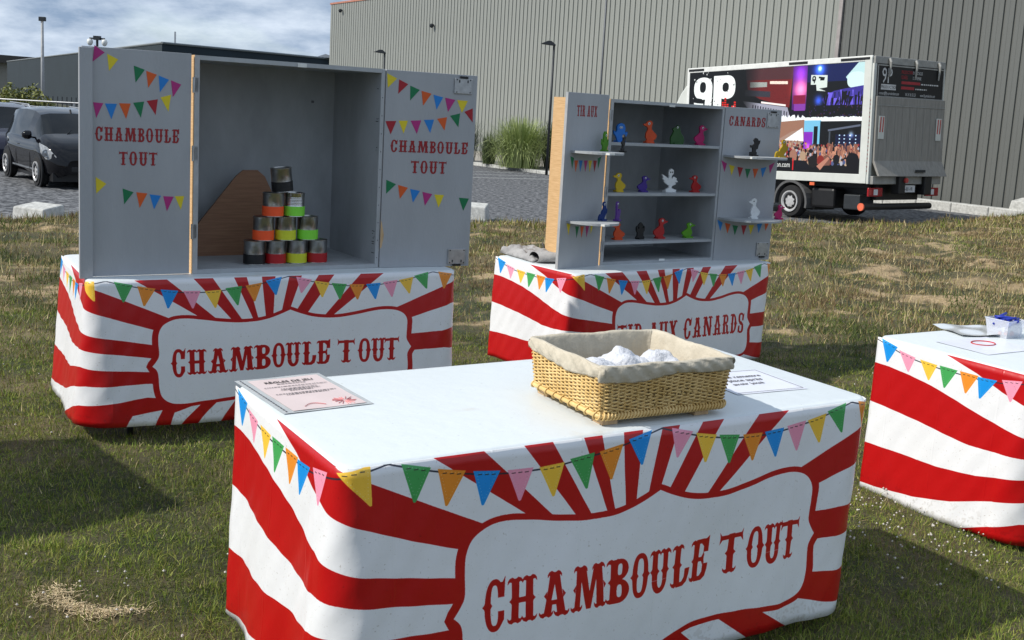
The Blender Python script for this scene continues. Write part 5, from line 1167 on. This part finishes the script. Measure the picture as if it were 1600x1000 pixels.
def wheel(parent, x, y, r_, w, side):
    q = MB(); q.lathe([(r_*.62, -w/2), (r_*.92, -w/2), (r_, -w*.3), (r_, w*.3), (r_*.92, w/2), (r_*.62, w/2)], 28, axis='y'); o = q.build('wheel', M['rubber'], parent, smooth=True, auto=40); o.location = (x, y, r_)
    q = MB(); q.lathe([(.0, -.01), (r_*.12, -.012), (r_*.3, .0), (r_*.5, .006), (r_*.58, -.02), (r_*.66, -.022), (r_*.66, .03)], 28, axis='y'); f_ = q.build('rim', M['alloy'], o, smooth=True, auto=30); f_.location = (0, side*(w/2+.002), 0); f_.rotation_euler = (0, 0, 0 if side < 0 else math.pi)
    q = MB()
    for k in range(8):
        a = k*math.pi/4; c_ = (math.cos(a)*r_*.40, -.004, math.sin(a)*r_*.40); q.lathe([(r_*.075, -.012), (r_*.075, .0)], 8, c=c_, axis='y')
    h_ = q.build('rim_hole', M['black'], o); h_.location = (0, side*(w/2+.002), 0); h_.rotation_euler = (0, 0, 0 if side < 0 else math.pi)
    return o
def car(name, loc, rz, pm_, label, L=3.75, Wc=1.68, H=1.50, suv=False, detail=True, plate=None):
    """x forward (front at x=L), y to the car's left, z up; loc = ground point under the middle of the rear axle line's right side"""
    root = empty(name, loc, rz, label, 'car', 'cars parked beyond the lawn'); s = H/1.5; k = L/3.75
    # stations: x, half width, sill z, belt z, roof z, roof half width
    ST = [(0.0, .62, .34, .86, .90, .55), (.06, .72, .27, .92, 1.05, .56), (.14, .78, .24, .94, 1.30, .58), (.34, .82, .22, .95, 1.44, .60), (.75, .84, .20, .94, 1.49, .62), (1.35, .84, .20, .93, 1.50, .62), (1.95, .84, .20, .92, 1.48, .61), (2.30, .84, .20, .92, 1.41, .60), (2.62, .84, .20, .92, 1.22, .64), (2.88, .84, .20, .93, 1.03, .68), (3.08, .83, .20, .90, .975, .70), (3.38, .80, .20, .82, .89, .64), (3.60, .73, .22, .70, .78, .56), (3.70, .64, .25, .58, .66, .50), (3.75, .50, .30, .50, .56, .42)]
    if suv: ST = [(x, w, a, b_*1.03, (c_ if x > 2.5 else c_*1.12), d*1.03) for x, w, a, b_, c_, d in ST]
    if detail is False: pass
    rings = []
    for x, w, zs, zb_, zr, wr in ST:
        x, w, wr = x*k, w*Wc/1.68, wr*Wc/1.68; zs, zb_, zr = zs*s, zb_*s, zr*s; zm = zs+(zb_-zs)*.55
        half = [(w*.86, zs), (w*.985, zs+.10*s), (w, zm), (w*.985, zb_-.05*s), (w*.94, zb_), (wr+(w*.94-wr)*.45, zb_+(zr-zb_)*.55), (wr, zr-.03*s*min(1, (zr-zb_)*4)), (wr*.72, zr+.005), (0, zr+.018*s)]
        full = half+[(-a, b_) for a, b_ in half[:-1][::-1]]
        rings.append([(x, y+Wc/2, z) for y, z in full])
    nn = len(rings[0]); body = MB(); gl = MB()
    def isglass(i, j):
        jj = j if j < nn/2-.5 else nn-2-j
        x0, x1 = ST[i][0], ST[i+1][0]
        if jj in (4, 5) and x0 >= .14 and x1 <= 2.88 and (i not in (6,)): return True
        if jj in (6, 7) and 2.30 <= x0 and x1 <= 2.88: return True
        if jj in (5, 6, 7) and .06 <= x0 and x1 <= .14: return True
        return False
    vs = [p for r_ in rings for p in r_]; fb = []; fg = []
    for i in range(len(rings)-1):
        for j in range(nn-1):
            f_ = (i*nn+j, i*nn+j+1, (i+1)*nn+j+1, (i+1)*nn+j); (fg if isglass(i, j) else fb).append(f_)
    fb.append(tuple(range(nn))); fb.append(tuple((len(rings)-1)*nn+j for j in range(nn))[::-1])
    body.add(vs, fb); ob_ = body.build('body', pm_, root, smooth=True, auto=48)
    comp = list(range(len(fg)))
    for a in range(len(fg)):
        for b_ in range(a):
            if len(set(fg[a]) & set(fg[b_])) > 1 and comp[a] != comp[b_]:
                ca, cb2 = comp[a], comp[b_]; comp = [cb2 if c_ == ca else c_ for c_ in comp]
    for c_ in sorted(set(comp)):
        gl = MB(); fs_ = [f_ for f_, k_ in zip(fg, comp) if k_ == c_]; used = sorted(set(i for f_ in fs_ for i in f_)); mp_ = {u_: i for i, u_ in enumerate(used)}
        gl.add([vs[u_] for u_ in used], [tuple(mp_[i] for i in f_) for f_ in fs_]); gl.build('window', M['glass'], root, smooth=True, auto=48)
    # underbody and arches
    q = MB(); q.box((.12*k, .12, .14), (L-.15, Wc-.12, .32*s)); q.build('underbody', M['black'], root)
    wr_ = .295*s**.5
    for x in (.58*k, 2.98*k):
        for side, y in ((-1, .0), (1, Wc)):
            q = MB(); q.lathe([(wr_+.055, -.012), (wr_+.055, .012)], 26, c=(x, y+(.004 if side < 0 else -.004), wr_+.015), axis='y'); q.build('wheel_arch', M['black'], root)
            wheel(root, x, y+(.062 if side < 0 else -.062), wr_, .18, side)
    if detail:
        for y0, sg in ((.02, 1), (Wc-.02, -1)):
            # headlight: swept lens wrapped on the corner
            q = MB(); P = [(3.13, .835, .86), (3.46, .775, .80), (3.66, .655, .62), (3.60, .70, .54), (3.42, .79, .56), (3.22, .835, .68)]
            pts = [Vector((x*k, (Wc/2-w*Wc/1.68*1.012) if sg > 0 else Wc/2+w*Wc/1.68*1.012, z*s)) for x, w, z in P]
            cen = sum(pts, Vector())/len(pts)+Vector((.055, -sg*.03, .03)); q.add(pts+[cen], [(i, (i+1) % 6, 6) for i in range(6)]); hl = q.build('headlight', M['lens'], root, smooth=True); q = MB(); q.lathe([(.075, -.02), (.08, .012), (.066, .016), (.05, .004), (.03, .012), (.0, .016)], 16, c=(cen.x-.01, cen.y, cen.z-.03), axis='x'); q.build('lamp_ring', M['steel'], hl, smooth=True, auto=40)
            q = MB(); q.lathe([(.0, -.10), (.05, -.10), (.085, -.05), (.09, .02), (.07, .06), (0, .07)], 14, c=(2.62*k, y0-sg*.11, .99*s), axis='y'); q.tube([(2.62*k, y0-sg*.06, .95*s), (2.60*k, y0+sg*.05, .93*s)], .02, 6); q.build('mirror', pm_, root, smooth=True)
            q = MB(); q.box((1.42*k, y0-sg*.0-.018, .74*s), (1.58*k, y0+.018-sg*.02, .765*s)); q.build('door_handle', pm_, root, bevel=.005)
            q = MB(); q.box((1.0*k, y0-.012, .30*s), (2.6*k, y0+.012, .33*s)); q.build('sill_trim', M['steel'], root)
            q = MB()
            yy = -.0015 if sg > 0 else Wc+.0015
            for xx in (1.30*k, 2.38*k): q.tube([(xx, Wc/2-sg*(Wc/2-.0), .30*s), (xx+.02, Wc/2-sg*(Wc/2+.001), .62*s), (xx+.01, Wc/2-sg*(Wc/2-.05), .91*s)], .004, 4)
            q.build('door_gap', M['black'], root)
        q = MB(); q.box((L-.045, Wc/2-.42, .33*s), (L+.006, Wc/2+.42, .44*s)); q.build('lower_grille', M['black'], root, bevel=.02)
        q = MB(); q.box((3.635*k, Wc/2-.26, .57*s), (3.735*k, Wc/2+.26, .63*s)); q.build('upper_grille', M['black'], root, bevel=.01)
        q = MB(); q.box((L+.006, Wc/2-.26, .45*s), (L+.018, Wc/2+.26, .56*s)); pl = q.build('number_plate', M['plate'], root)
        q = MB(); q.box((L+.0182, Wc/2-.26, .452*s), (L+.0190, Wc/2-.215, .558*s)); q.build('plate_band', M['plateblue'], pl)
        if plate: lettering(plate, .10, M['ink'], root, Matrix.Translation((L+.0195, Wc/2-.20, .47*s)) @ Matrix(((0, 0, 1, 0), (1, 0, 0, 0), (0, 1, 0, 0), (0, 0, 0, 1))), xs=.75)
        for a in (.35, .85):
            q = MB(); q.tube([(2.90*k, a*Wc*.8+.12, 1.045*s), (2.80*k, a*Wc*.55+.35, 1.10*s), (2.74*k, a*Wc*.4+.65, 1.13*s)], .008, 5); q.build('wiper', M['black'], root)
        q = MB(); q.box((2.5*k, .35, .90*s), (2.62*k, .50, 1.12*s)); q.build('rear_view', M['black'], root)
        q = MB(); q.tube([(2.25*k, Wc/2, 1.43*s), (2.20*k, Wc/2, 1.50*s)], .02, 6); q.build('antenna', M['black'], root)
    if suv:
        for y in (.22, Wc-.22):
            q = MB(); q.tube([(.3*k, y, 1.60*s), (.5*k, y, 1.69*s), (2.0*k, y, 1.68*s), (2.2*k, y, 1.58*s)], .02, 6); q.build('roof_rail', M['steel'], root)
    return root
# near black hatchback: its right side faces left in the picture, nose to the lower right
fd = Vector((.62, -.785)).normalized(); rzc = math.atan2(fd.y, fd.x); lf = Vector((-fd.y, fd.x))
fwp = Vector((-9.42, 21.1)); org = fwp-fd*2.98-lf*.0
car('parked_car', (org.x, org.y, -.42), rzc, M['carblack'], 'small black hatchback parked nose to the camera at the left', plate='AL-')
o2 = org-fd*3.4-lf*2.4
car('parked_car', (-14.75, 27.4, -.42), rzc, M['cardark'], 'dark estate car with roof rails at the left edge behind the hatchback', L=4.4, Wc=1.8, H=1.32, suv=True)
for (x, y, m_, lb, h_, L_) in ((-14.6, 30.9, 'carsilver', 'silver car whose roof shows above the black hatchback', 1.22, 4.2), (-13.6, 33.6, 'carblue', 'blue grey car behind the black hatchback, left of the white one', 1.30, 4.2), (-11.0, 26.3, 'carwhite', 'white car just peeking out beside the cabinet door', 1.32, 4.2)):
    car('parked_car', (x, y, -.42), rzc+(0 if m_ != 'carwhite' else .1), M[m_], lb, L=L_, Wc=1.74, H=h_, suv=(m_ == 'carsilver'))

# ------------------------------------------------------------------ truck
TA = Vector((-.5517, .8326, -.048)); TB_ = Vector((.8335, .5523, .011)); TN = Vector((-.0357, .0339, .9988)); TO = Vector((6.79, 20.929, 0))
TA.normalize(); TN = (TN-TA*TN.dot(TA)).normalized(); TB_ = TA.cross(TN) if TA.cross(TN).dot(TB_) > 0 else TN.cross(TA)
TR = bpy.data.objects.new('box_truck', None); COL.objects.link(TR)
# local axes: x = forward along the side, y = away from the visible side, z = up (left handed sets are avoided by using -x)
TR.matrix_world = Matrix(((-TA.x, TB_.x, TN.x, TO.x), (-TA.y, TB_.y, TN.y, TO.y), (-TA.z, TB_.z, TN.z, TO.z), (0, 0, 0, 1)))
tag(TR, 'white box truck with concert pictures on its side, seen from the rear corner', 'truck')
# so x' = -s : the side runs towards negative x
TL, TWd, Z0, Z1 = 5.19, 2.20, .551, 3.01
def bxm(name, a, b, m_, par=TR, bev=0, **kw): q = MB(); q.box((min(a[0], b[0]), min(a[1], b[1]), min(a[2], b[2])), (max(a[0], b[0]), max(a[1], b[1]), max(a[2], b[2]))); return q.build(name, m_, par, bevel=bev)
M['truckwhite'] = mat('truck_white', (.60, .62, .58), .45, var=.05, scale=3); M['truckgrey'] = mat('tail_lift_grey', (.30, .29, .265), .55, .2, col2=(.24, .23, .21), scale=2.5, stretch=(8, 8, 1), bump=.08, bscale=20)
M['trucksteel'] = mat('truck_frame', (.36, .36, .34), .5, .2)
bxm('box_body', (-TL, .02, Z0+.02), (-.02, TWd, Z1-.02), M['truckwhite'])
bxm('side_rail', (-TL, -.01, Z0), (-.10, .02, .73), M['truckwhite'], bev=.01)
bxm('roof_rail', (-TL, -.015, 2.90), (0, .03, Z1), M['whitep'], bev=.01)
bxm('corner_post', (-.17, -.02, Z0), (0, .04, Z1-.03), M['truckwhite'], bev=.01)
bxm('front_post', (-TL, -.014, Z0), (-TL+.08, .02, Z1-.03), M['whitep'])
for s0, s1 in ((TL-.55, TL-.05), (2.1, 1.6), (.75, .05)):
    bxm('marker_lamp', (-s0, -.022, 2.93), (-s1, -.016, 2.98), M['black'])
# side picture
def truck_picture():
    Wp, Hp = 1300, 560; sx = Wp/5.0; im_ = np.zeros((Hp, Wp, 3)); g = np.random.default_rng(4)
    # coordinates: s metres from the rear (0.15..5.1) -> x = (5.1-s)*k ; z 0.74..2.89
    def X(s): return int((5.11-s)/(5.11-.17)*Wp)
    def Y(z): return int((2.90-z)/(2.90-.735)*Hp)
    im_[:] = (.02, .02, .025)
    yy, xx = np.mgrid[0:Hp, 0:Wp]
    def glow(s, z, r_, col, p=1.): 
        d2 = ((xx-X(s))**2+(yy-Y(z))**2)/(r_*sx)**2; im_[:] += np.exp(-d2)[..., None]*np.array(col)*p
    def reg(s0, s1, z0, z1): return (slice(max(0, Y(z1)), Y(z0)), slice(max(0, X(s0)), X(s1)))
    def P(pts, col, soft=None):
        m_ = np.zeros((Hp, Wp), bool); fillpoly(m_, [((5.11-s)/(5.11-.17)*Wp, (2.90-z)/(2.90-.735)*Hp) for s, z in pts], 1, 1, 0, 0); im_[m_] = col if soft is None else im_[m_]*(1-soft)+np.array(col)*soft
    # keyboard
    P([(3.35, 2.9), (1.97, 2.9), (2.0, 2.55), (3.3, 2.6)], (.30, .16, .17)); P([(3.3, 2.66), (2.0, 2.64), (2.05, 2.05), (2.9, 2.25), (3.25, 2.4)], (.42, .10, .10)); P([(3.2, 2.62), (2.7, 2.60), (2.7, 2.50), (3.2, 2.50)], (.62, .64, .62)); P([(2.62, 2.62), (2.12, 2.60), (2.12, 2.54), (2.62, 2.56)], (.95, .88, .82))
    P([(3.35, 2.46), (2.6, 2.40), (2.6, 2.28), (3.35, 2.33)], (.20, .20, .24)); P([(2.85, 2.20), (2.15, 2.12), (2.15, 2.08), (2.85, 2.16)], (.95, .9, .88)); P([(3.4, 2.22), (2.1, 2.06), (2.0, 1.80), (2.4, 1.82), (3.2, 2.02)], (.60, .60, .66))
    for i in range(14): s0 = 3.1-i*.075; P([(s0, 2.13-i*.012), (s0-.03, 2.13-i*.012), (s0-.03, 2.02-i*.012), (s0, 2.02-i*.012)], (.08, .07, .12))
    m_ = (g.random((Hp, Wp)) < .05) & (xx > X(3.3)) & (xx < X(2.05)) & (yy > Y(2.6)) & (yy < Y(2.2)); im_[m_] = (.10, .02, .03)
    fade = np.clip((xx-X(3.5))/(X(2.9)-X(3.5)), 0, 1); sel = (xx < X(2.6)); im_[sel] *= fade[sel][:, None]; im_[xx < X(3.5)] = (.02, .02, .025)
    # 9P logo
    W1 = (.93, .95, .94)
    P(sq(4.66, 2.53, .30, .25, 2.4), W1); P(sq(4.67, 2.56, .10, .12, 2.4), (.02, .02, .025)); P([(4.56, 2.5), (4.36, 2.5), (4.38, 2.05), (4.5, 1.86), (4.8, 1.78), (4.95, 1.9), (4.7, 1.98), (4.6, 2.1)], W1); P([(5.0, 2.34), (4.70, 2.30), (4.62, 2.24), (4.68, 2.20), (5.0, 2.22)], (.02, .02, .025)); P([(4.95, 2.22), (4.80, 2.20), (4.64, 2.19), (4.62, 1.9), (4.9, 1.9)], W1)
    P([(4.32, 2.80), (4.06, 2.80), (4.06, 1.80), (4.32, 1.84)], W1); P(sq(3.93, 2.54, .29, .26, 2.6), W1); P(sq(3.94, 2.54, .10, .10, 2.4), (.02, .02, .025)); P([(4.3, 2.80), (3.92, 2.80), (3.92, 2.68), (4.3, 2.68)], W1)
    for i in range(60): s0, z0 = rnd.uniform(3.6, 5.0), rnd.uniform(1.9, 2.9); P([(s0, z0), (s0-rnd.uniform(.01, .05), z0+.01), (s0-.02, z0-rnd.uniform(.01, .05))], (.02, .02, .025) if i % 2 else W1)
    for i, hh in enumerate((6, 8, 5, 2, 4, 6)):
        for j in range(hh): P([(4.04-i*.075, 2.06+j*.045-.1), (3.98-i*.075, 2.06+j*.045-.1), (3.98-i*.075, 2.09+j*.045-.1), (4.04-i*.075, 2.09+j*.045-.1)], (.85, .12, .08))
    # purple stage
    r_ = reg(1.98, 1.60, 2.0, 2.9); im_[r_] = (.30, .10, .42); glow(1.76, 2.42, .18, (1.0, .55, .45)); glow(1.78, 2.75, .16, (.35, .15, .6)); r_ = reg(1.95, 1.62, 2.12, 2.30); im_[r_] = (.50, .06, .22); r_ = reg(1.92, 1.62, 1.98, 2.12); im_[r_] = (.50, .22, .62)
    r_ = reg(2.05, 1.6, 1.78, 1.98); im_[r_] = (.07, .02, .10)
    im_[:, X(1.60):] = (.03, .03, .05)
    # blue stage
    r_ = reg(1.6, .17, 2.55, 2.9); im_[r_] = (.05, .09, .30); glow(1.28, 2.80, .13, (.3, .5, 1.)); glow(1.28, 2.82, .04, (.8, .9, 1.)); glow(1.28, 2.18, .10, (.2, .35, .9))
    P([(.62, 2.62), (.32, 2.9), (.16, 2.9), (.16, 2.42), (.45, 2.45)], (.72, .85, .86)); P(sq(.36, 2.56, .22, .16), (.80, .90, .90))
    P([(1.50, 2.70), (1.08, 2.68), (1.08, 2.44), (1.28, 2.42), (1.10, 2.36), (1.34, 2.38), (1.36, 2.50), (1.50, 2.50)], (.82, .86, .84)); P(sq(1.42, 2.62, .05, .055), (.02, .02, .03)); P(sq(1.42, 2.63, .02, .02), (.8, .85, .82)); P([(1.39, 2.62), (1.37, 2.62), (1.40, 2.53), (1.43, 2.53)], (.02, .02, .03)); P([(1.30, 2.66), (1.14, 2.64), (1.16, 2.58), (1.26, 2.58), (1.26, 2.62), (1.30, 2.62)], (.02, .02, .03))
    P([(1.05, 2.30), (.9, 2.36), (.62, 2.40), (.17, 2.45), (.17, 2.05), (1.1, 2.08), (1.2, 2.2)], (.22, .18, .55))
    for i in range(46):
        s0 = rnd.uniform(.18, 1.2); h = rnd.uniform(.10, .34); w = rnd.uniform(.008, .03); dk_ = rnd.random() < .6; P([(s0, 2.08), (s0-w, 2.08), (s0-w*1.6+rnd.uniform(-.08, .08), 2.04+h), (s0-w*.6+rnd.uniform(-.03, .03), 2.04+h)], (.03, .02, .05) if dk_ else (.42, .36, .85))
    r_ = reg(1.6, .17, 1.80, 2.08); im_[r_] = (.03, .028, .035)
    for i in range(60): s0, z0 = rnd.uniform(.2, 1.55), rnd.uniform(1.82, 2.08); P(sq(s0, z0, .012, .014, 2, 8), (.25, .18, .4) if i % 3 else (.3, .1, .1))
    # white splash
    P([(2.25, 1.80)]+[(2.25-i*.03, 1.84+rnd.uniform(-.02, .07)*(1 if i < 25 else .3)) for i in range(70)]+[(.17, 1.82), (.17, 1.75), (2.25, 1.66)], (.93, .95, .95))
    # crowd photograph
    r_ = reg(2.3, 1.28, .735, 1.76); im_[r_] = (.62, .50, .44); r_ = reg(1.62, 1.18, 1.3, 1.78); im_[r_] = (.45, .72, .85); P([(2.3, 1.76), (1.62, 1.80), (1.62, 1.62), (1.95, 1.56), (2.3, 1.40)], (.58, .42, .34)); P([(2.15, 1.38), (1.66, 1.64), (1.62, 1.36)], (.90, .92, .92)); r_ = reg(1.62, 1.38, 1.12, 1.55); im_[r_] = (.50, .15, .70); glow(1.5, 1.25, .06, (.4, .2, .4)); r_ = reg(1.36, 1.26, 1.20, 1.66); im_[r_] = (.03, .05, .07)
    r_ = reg(1.20, .17, 1.0, 1.76); im_[r_] = (.035, .035, .045); P([(1.0, 1.60), (.2, 1.70), (.2, 1.66), (1.0, 1.56)], (.35, .38, .45)); P([(.97, 1.56), (.93, 1.56), (.93, 1.2), (.97, 1.2)], (.25, .28, .32)); r_ = reg(.80, .17, 1.12, 1.50); im_[r_] = (.05, .07, .20)
    for s0 in (.70, .58, .44, .30):
        for z0 in (1.50, 1.43, 1.36): P(sq(s0, z0-.03+.02*s0, .018, .014, 2, 8), (.75, .88, 1.0))
    glow(.42, 1.50, .06, (.5, .6, .7)); P([(2.3, 1.24), (.17, 1.14), (.17, .735), (2.3, .735)], (.055, .05, .06))
    cols = [(.62, .42, .34), (.5, .32, .26), (.08, .07, .08), (.05, .05, .06), (.66, .66, .70), (.75, .52, .42), (.12, .14, .2), (.55, .12, .14), (.3, .34, .5), (.7, .6, .5)]
    for i in range(420):
        s0, z0 = rnd.uniform(.2, 2.28), rnd.uniform(.92, 1.30)-.0; z0 += .06*(s0 > 1.5); k_ = (1.35-z0)*1.6; P(sq(s0, z0, .018+.03*k_, .022+.036*k_, 2, 10), cols[rnd.randrange(10)])
    for i in range(60):
        s0 = rnd.uniform(.2, 1.4); z0 = rnd.uniform(1.0, 1.2); P([(s0, z0), (s0-.025, z0), (s0-.02+rnd.uniform(-.05, .05), z0+.14), (s0+rnd.uniform(-.03, .03), z0+.15)], cols[rnd.choice((0, 1, 5))])
    for (s0, z0, a, b_, c_) in ((1.88, 1.06, .10, .13, (.60, .42, .35)), (1.62, 1.06, .08, .10, (.66, .55, .45)), (1.35, .95, .12, .12, (.10, .08, .08)), (1.0, .95, .10, .14, (.45, .30, .25)), (.75, 1.0, .08, .1, (.07, .06, .08)), (.35, .98, .16, .16, (.05, .04, .06)), (1.75, .85, .3, .12, (.05, .05, .08)), (.9, .80, .3, .08, (.05, .05, .06)), (1.15, .98, .09, .1, (.5, .15, .12))): P(sq(s0, z0, a, b_, 2.2, 20), c_)
    P([(1.25, .86), (1.15, .78), (.92, 1.02), (.97, 1.05)], (.70, .48, .40))
    r_ = reg(5.11, 1.9, .735, 1.02); im_[r_] = (.03, .03, .035); r_ = reg(1.89, 1.86, .76, 1.0); im_[r_] = (.8, .1, .12)
    im_ = np.clip(im_+g.normal(0, .018, im_.shape), 0, 1)
    return make_image('truck_side_picture', np.dstack([im_, np.ones((Hp, Wp))]))
M['truckpic'] = image_mat('truck_side_print', truck_picture(), .35, .0)
q = MB(); q.add([(-5.11, -.004, .735), (-.17, -.004, .735), (-.17, -.004, 2.90), (-5.11, -.004, 2.90)], [(0, 1, 2, 3)], 0, [[(0, 0), (1, 0), (1, 1), (0, 1)]]); q.build('side_picture', M['truckpic'], TR)
Xs = Matrix(((1, 0, 0, 0), (0, 0, -1, 0), (0, 1, 0, 0), (0, 0, 0, 1)))
lettering('9p-production.com', .16, M['whitep'], TR, Matrix.Translation((-1.95, -.006, .82)) @ XZ, 'RIGHT', xs=.8)
# cab peeking out at the far end
q = MB(); q.prism([(-TL-.02, .6), (-TL-.02, 2.75), (-TL-.10, 2.70), (-TL-.35, 2.45), (-TL-.62, 2.05), (-TL-.9, 1.75), (-TL-1.5, 1.15), (-TL-1.95, 1.0), (-TL-2.05, .5), (-TL-.4, .35)], .10, 2.1); q.build('cab', M['truckwhite'], TR, bevel=.06)
q = MB(); q.prism([(-TL-.45, 1.25), (-TL-.45, 1.78), (-TL-.85, 1.62), (-TL-1.2, 1.25)], .09, .0985); q.build('cab_window', M['glass'], TR)
# rear: sign, frame, tail lift
bxm('rear_frame', (.0, .02, 2.86), (.05, TWd, Z1-.01), M['trucksteel'], bev=.01)
bxm('rear_post', (.0, .0, Z0), (.045, .08, 2.86), M['truckwhite']); bxm('rear_post', (.0, TWd-.08, Z0), (.045, TWd, 2.86), M['truckwhite'])
sg = bxm('rear_sign', (.03, .09, 2.24), (.055, TWd-.06, 2.86), M['black'])
for a, b in (((.056, .09, 2.22), (.066, TWd-.06, 2.245)), ((.056, .09, 2.82), (.066, TWd-.06, 2.845)), ((.056, .09, 2.246), (.066, .11, 2.819)), ((.056, TWd-.08, 2.246), (.066, TWd-.06, 2.819))): bxm('sign_frame', a, b, M['trucksteel'], sg)
RT = lambda y, z: Matrix.Translation((.0565, y, z)) @ Matrix(((0, 0, 1, 0), (1, 0, 0, 0), (0, 1, 0, 0), (0, 0, 0, 1)))
M['signwhite'] = mat('sign_white', (.62, .63, .63), .5); M['signred'] = mat('sign_red', (.40, .03, .04), .5)
lettering('9P', .42, M['signwhite'], sg, RT(.22, 2.50), xs=.75)
pb = bxm('logo_plate', (.0562, .21, 2.37), (.0572, .66, 2.475), M['signwhite'], sg); lettering('PRODUCTION', .085, M['ink'], sg, RT(.215, 2.395) @ Matrix.Translation((0, 0, .0012)), xs=.88)
for i, (ra, wb) in enumerate((('PRODUCTION', 'DE SPECTACLES'), ('SOIRÉES', "D'ENTREPRISE"))):
    lettering('/'+ra, .095, M['signred'], sg, RT(.80, 2.70-.10*i), xs=.55); lettering(wb, .085, M['signwhite'], sg, RT(1.16, 2.70-.10*i), xs=.5)
q = MB()
for z, a, b in ((2.50, .82, 1.40), (2.40, .82, 1.22)):
    q.box((.0562, a, z), (.0572, b, z+.055))
q.build('red_print', M['signred'], sg)
q = MB()
for z, a, b in ((2.505, 1.43, 1.98), (2.405, 1.26, 1.62)):
    x = a
    while x < b: w = rnd.uniform(.03, .07); q.box((.0562, x, z), (.0570, min(b, x+w), z+.025)); x += w+.02
q.build('small_print', M['signwhite'], sg)
lettering('contact@9p-production.com', .085, M['signwhite'], sg, RT(.16, 2.275), xs=.60); lettering('06 24 26 52 23', .085, M['signwhite'], sg, RT(.96, 2.275), xs=.62); lettering('www.9p-production.com', .085, M['signwhite'], sg, RT(1.42, 2.275), xs=.55)
for y in (.42, 1.22, 1.95):
    q = MB(); q.tube([(.07, y, 2.97), (.10, y, 2.90), (.075, y, 2.62)], [.03, .03, .015], 6); q.build('door_bracket', M['trucksteel'], sg)
# tail lift platform folded up, kicked out at its foot
q = MB(); q.prism([(.05, 2.23), (.09, 2.23), (.10, 1.0), (.22, .74), (.24, .70), (.19, .70), (.05, .98)], .08, TWd+.0); q.build('tail_lift', M['truckgrey'], TR, bevel=.008)
q = MB()
for i in range(9): q.box((.10, .2+i*.22, .98), (.103, .205+i*.22, 2.05))
q.box((.10, .09, 2.06), (.104, TWd-.01, 2.075)); q.build('seam', M['trucksteel'], TR)
bxm('grip_slot', (.218, 1.2, .78), (.235, 1.5, .83), M['darkmetal'])
M['redwhite'] = mat('warning_red', (.50, .06, .05), .5)
for y in (.14, TWd-.28):
    w_ = bxm('warning_flag', (.105, y, 1.42), (.112, y+.17, 1.86), M['truckwhite']); q = MB()
    for j in range(2): q.add([(.1125, y+.03+.075*j, 1.55), (.1125, y+.065+.075*j, 1.55), (.1125, y+.08+.075*j, 1.84), (.1125, y+.045+.075*j, 1.84)], [(0, 1, 2, 3)])
    q.build('red_stripe', M['redwhite'], w_)
tp = bxm('warning_tape', (.001, -.018, .75), (.003, .04, 2.2), M['truckwhite'])
q = MB()
for j in range(18): q.box((.0032, -.016, .78+.08*j), (.0042, .03, .815+.08*j))
q.build('red_stripe', M['redwhite'], tp)
bxm('rear_beam', (-.05, .05, Z0-.01), (.12, TWd-.03, .70), M['trucksteel'], bev=.01)
bxm('tail_lift_arm', (.0, .75, .35), (.2, .95, .72), M['black'], bev=.02); bxm('tail_lift_arm', (.0, 1.55, .33), (.2, 1.78, .74), M['black'], bev=.02)
q = MB(); q.lathe([(.05, -.02), (.05, .02)], 12, c=(.22, .93, .62), axis='x'); q.build('red_cap', M['redwhite'], TR)
for y in (.02, 1.78):
    tl = bxm('tail_light', (.02, y, .30), (.06, y+.42, .47), mat('tail_lamp_red', (.35, .015, .02), .25), bev=.01)
    bxm('light_pane', (.0605, y+.15, .33), (.064, y+.27, .44), M['plate'], tl)
    bxm('light_pane', (.0605, y+.02, .33), (.064, y+.08, .44), M['redwhite'], tl)
bxm('number_plate', (.06, 1.03, .38), (.07, 1.42, .52), M['plate']); lettering('EB-881-HR', .105, M['ink'], TR, Matrix.Translation((.0712, 1.045, .41)) @ Matrix(((0, 0, 1, 0), (1, 0, 0, 0), (0, 1, 0, 0), (0, 0, 0, 1))), xs=.62)
q = MB(); q.tube([(.02, -.12, .10), (.02, 1.98, .10)], .065, 12); q.build('underrun_bar', M['black'], TR, smooth=True, auto=40)
q = MB(); q.lathe([(.075, -.15), (.075, -.12)], 14, c=(.02, 0, .10), axis='y'); q.build('bar_end_reflector', mat('red_reflector', (.80, .16, .08), .4), TR)
bxm('chassis', (-TL+.2, .45, .22), (-.1, 1.75, Z0), M['black'])
bxm('side_box', (-.62, .12, .02), (-.22, .55, .32), M['darkmetal'], bev=.02)
bxm('fuel_tank', (-1.45, .10, .02), (-.85, .6, .42), M['black'], bev=.05)
bxm('side_marker', (-1.40, -.005, .47), (-1.28, .02, .53), M['orangep'])
bxm('underbody', (-TL, .3, Z0-.10), (-.2, 1.9, Z0-.005), M['black'])
for s0 in (1.92, 5.75):
    for side, y in ((-1, .13), (1, 2.05)):
        w = wheel(TR, -s0, y, .335, .24, side); w.location = (-s0, y, .115)
q = MB()
P = [(-1.92+.46*math.cos(a), .10+.46*math.sin(a)) for a in np.linspace(-.25, math.pi+.1, 16)]+[(-1.92+.41*math.cos(a), .10+.41*math.sin(a)) for a in np.linspace(math.pi+.1, -.25, 16)]
q.prism(P, .0, .28); q.build('mudguard', mat('mudguard_grey', (.10, .10, .10), .6), TR)
bxm('mudguard_box', (-2.4, .3, -.05), (-1.5, .9, .5), M['black'])

# ------------------------------------------------------------------ a few small things
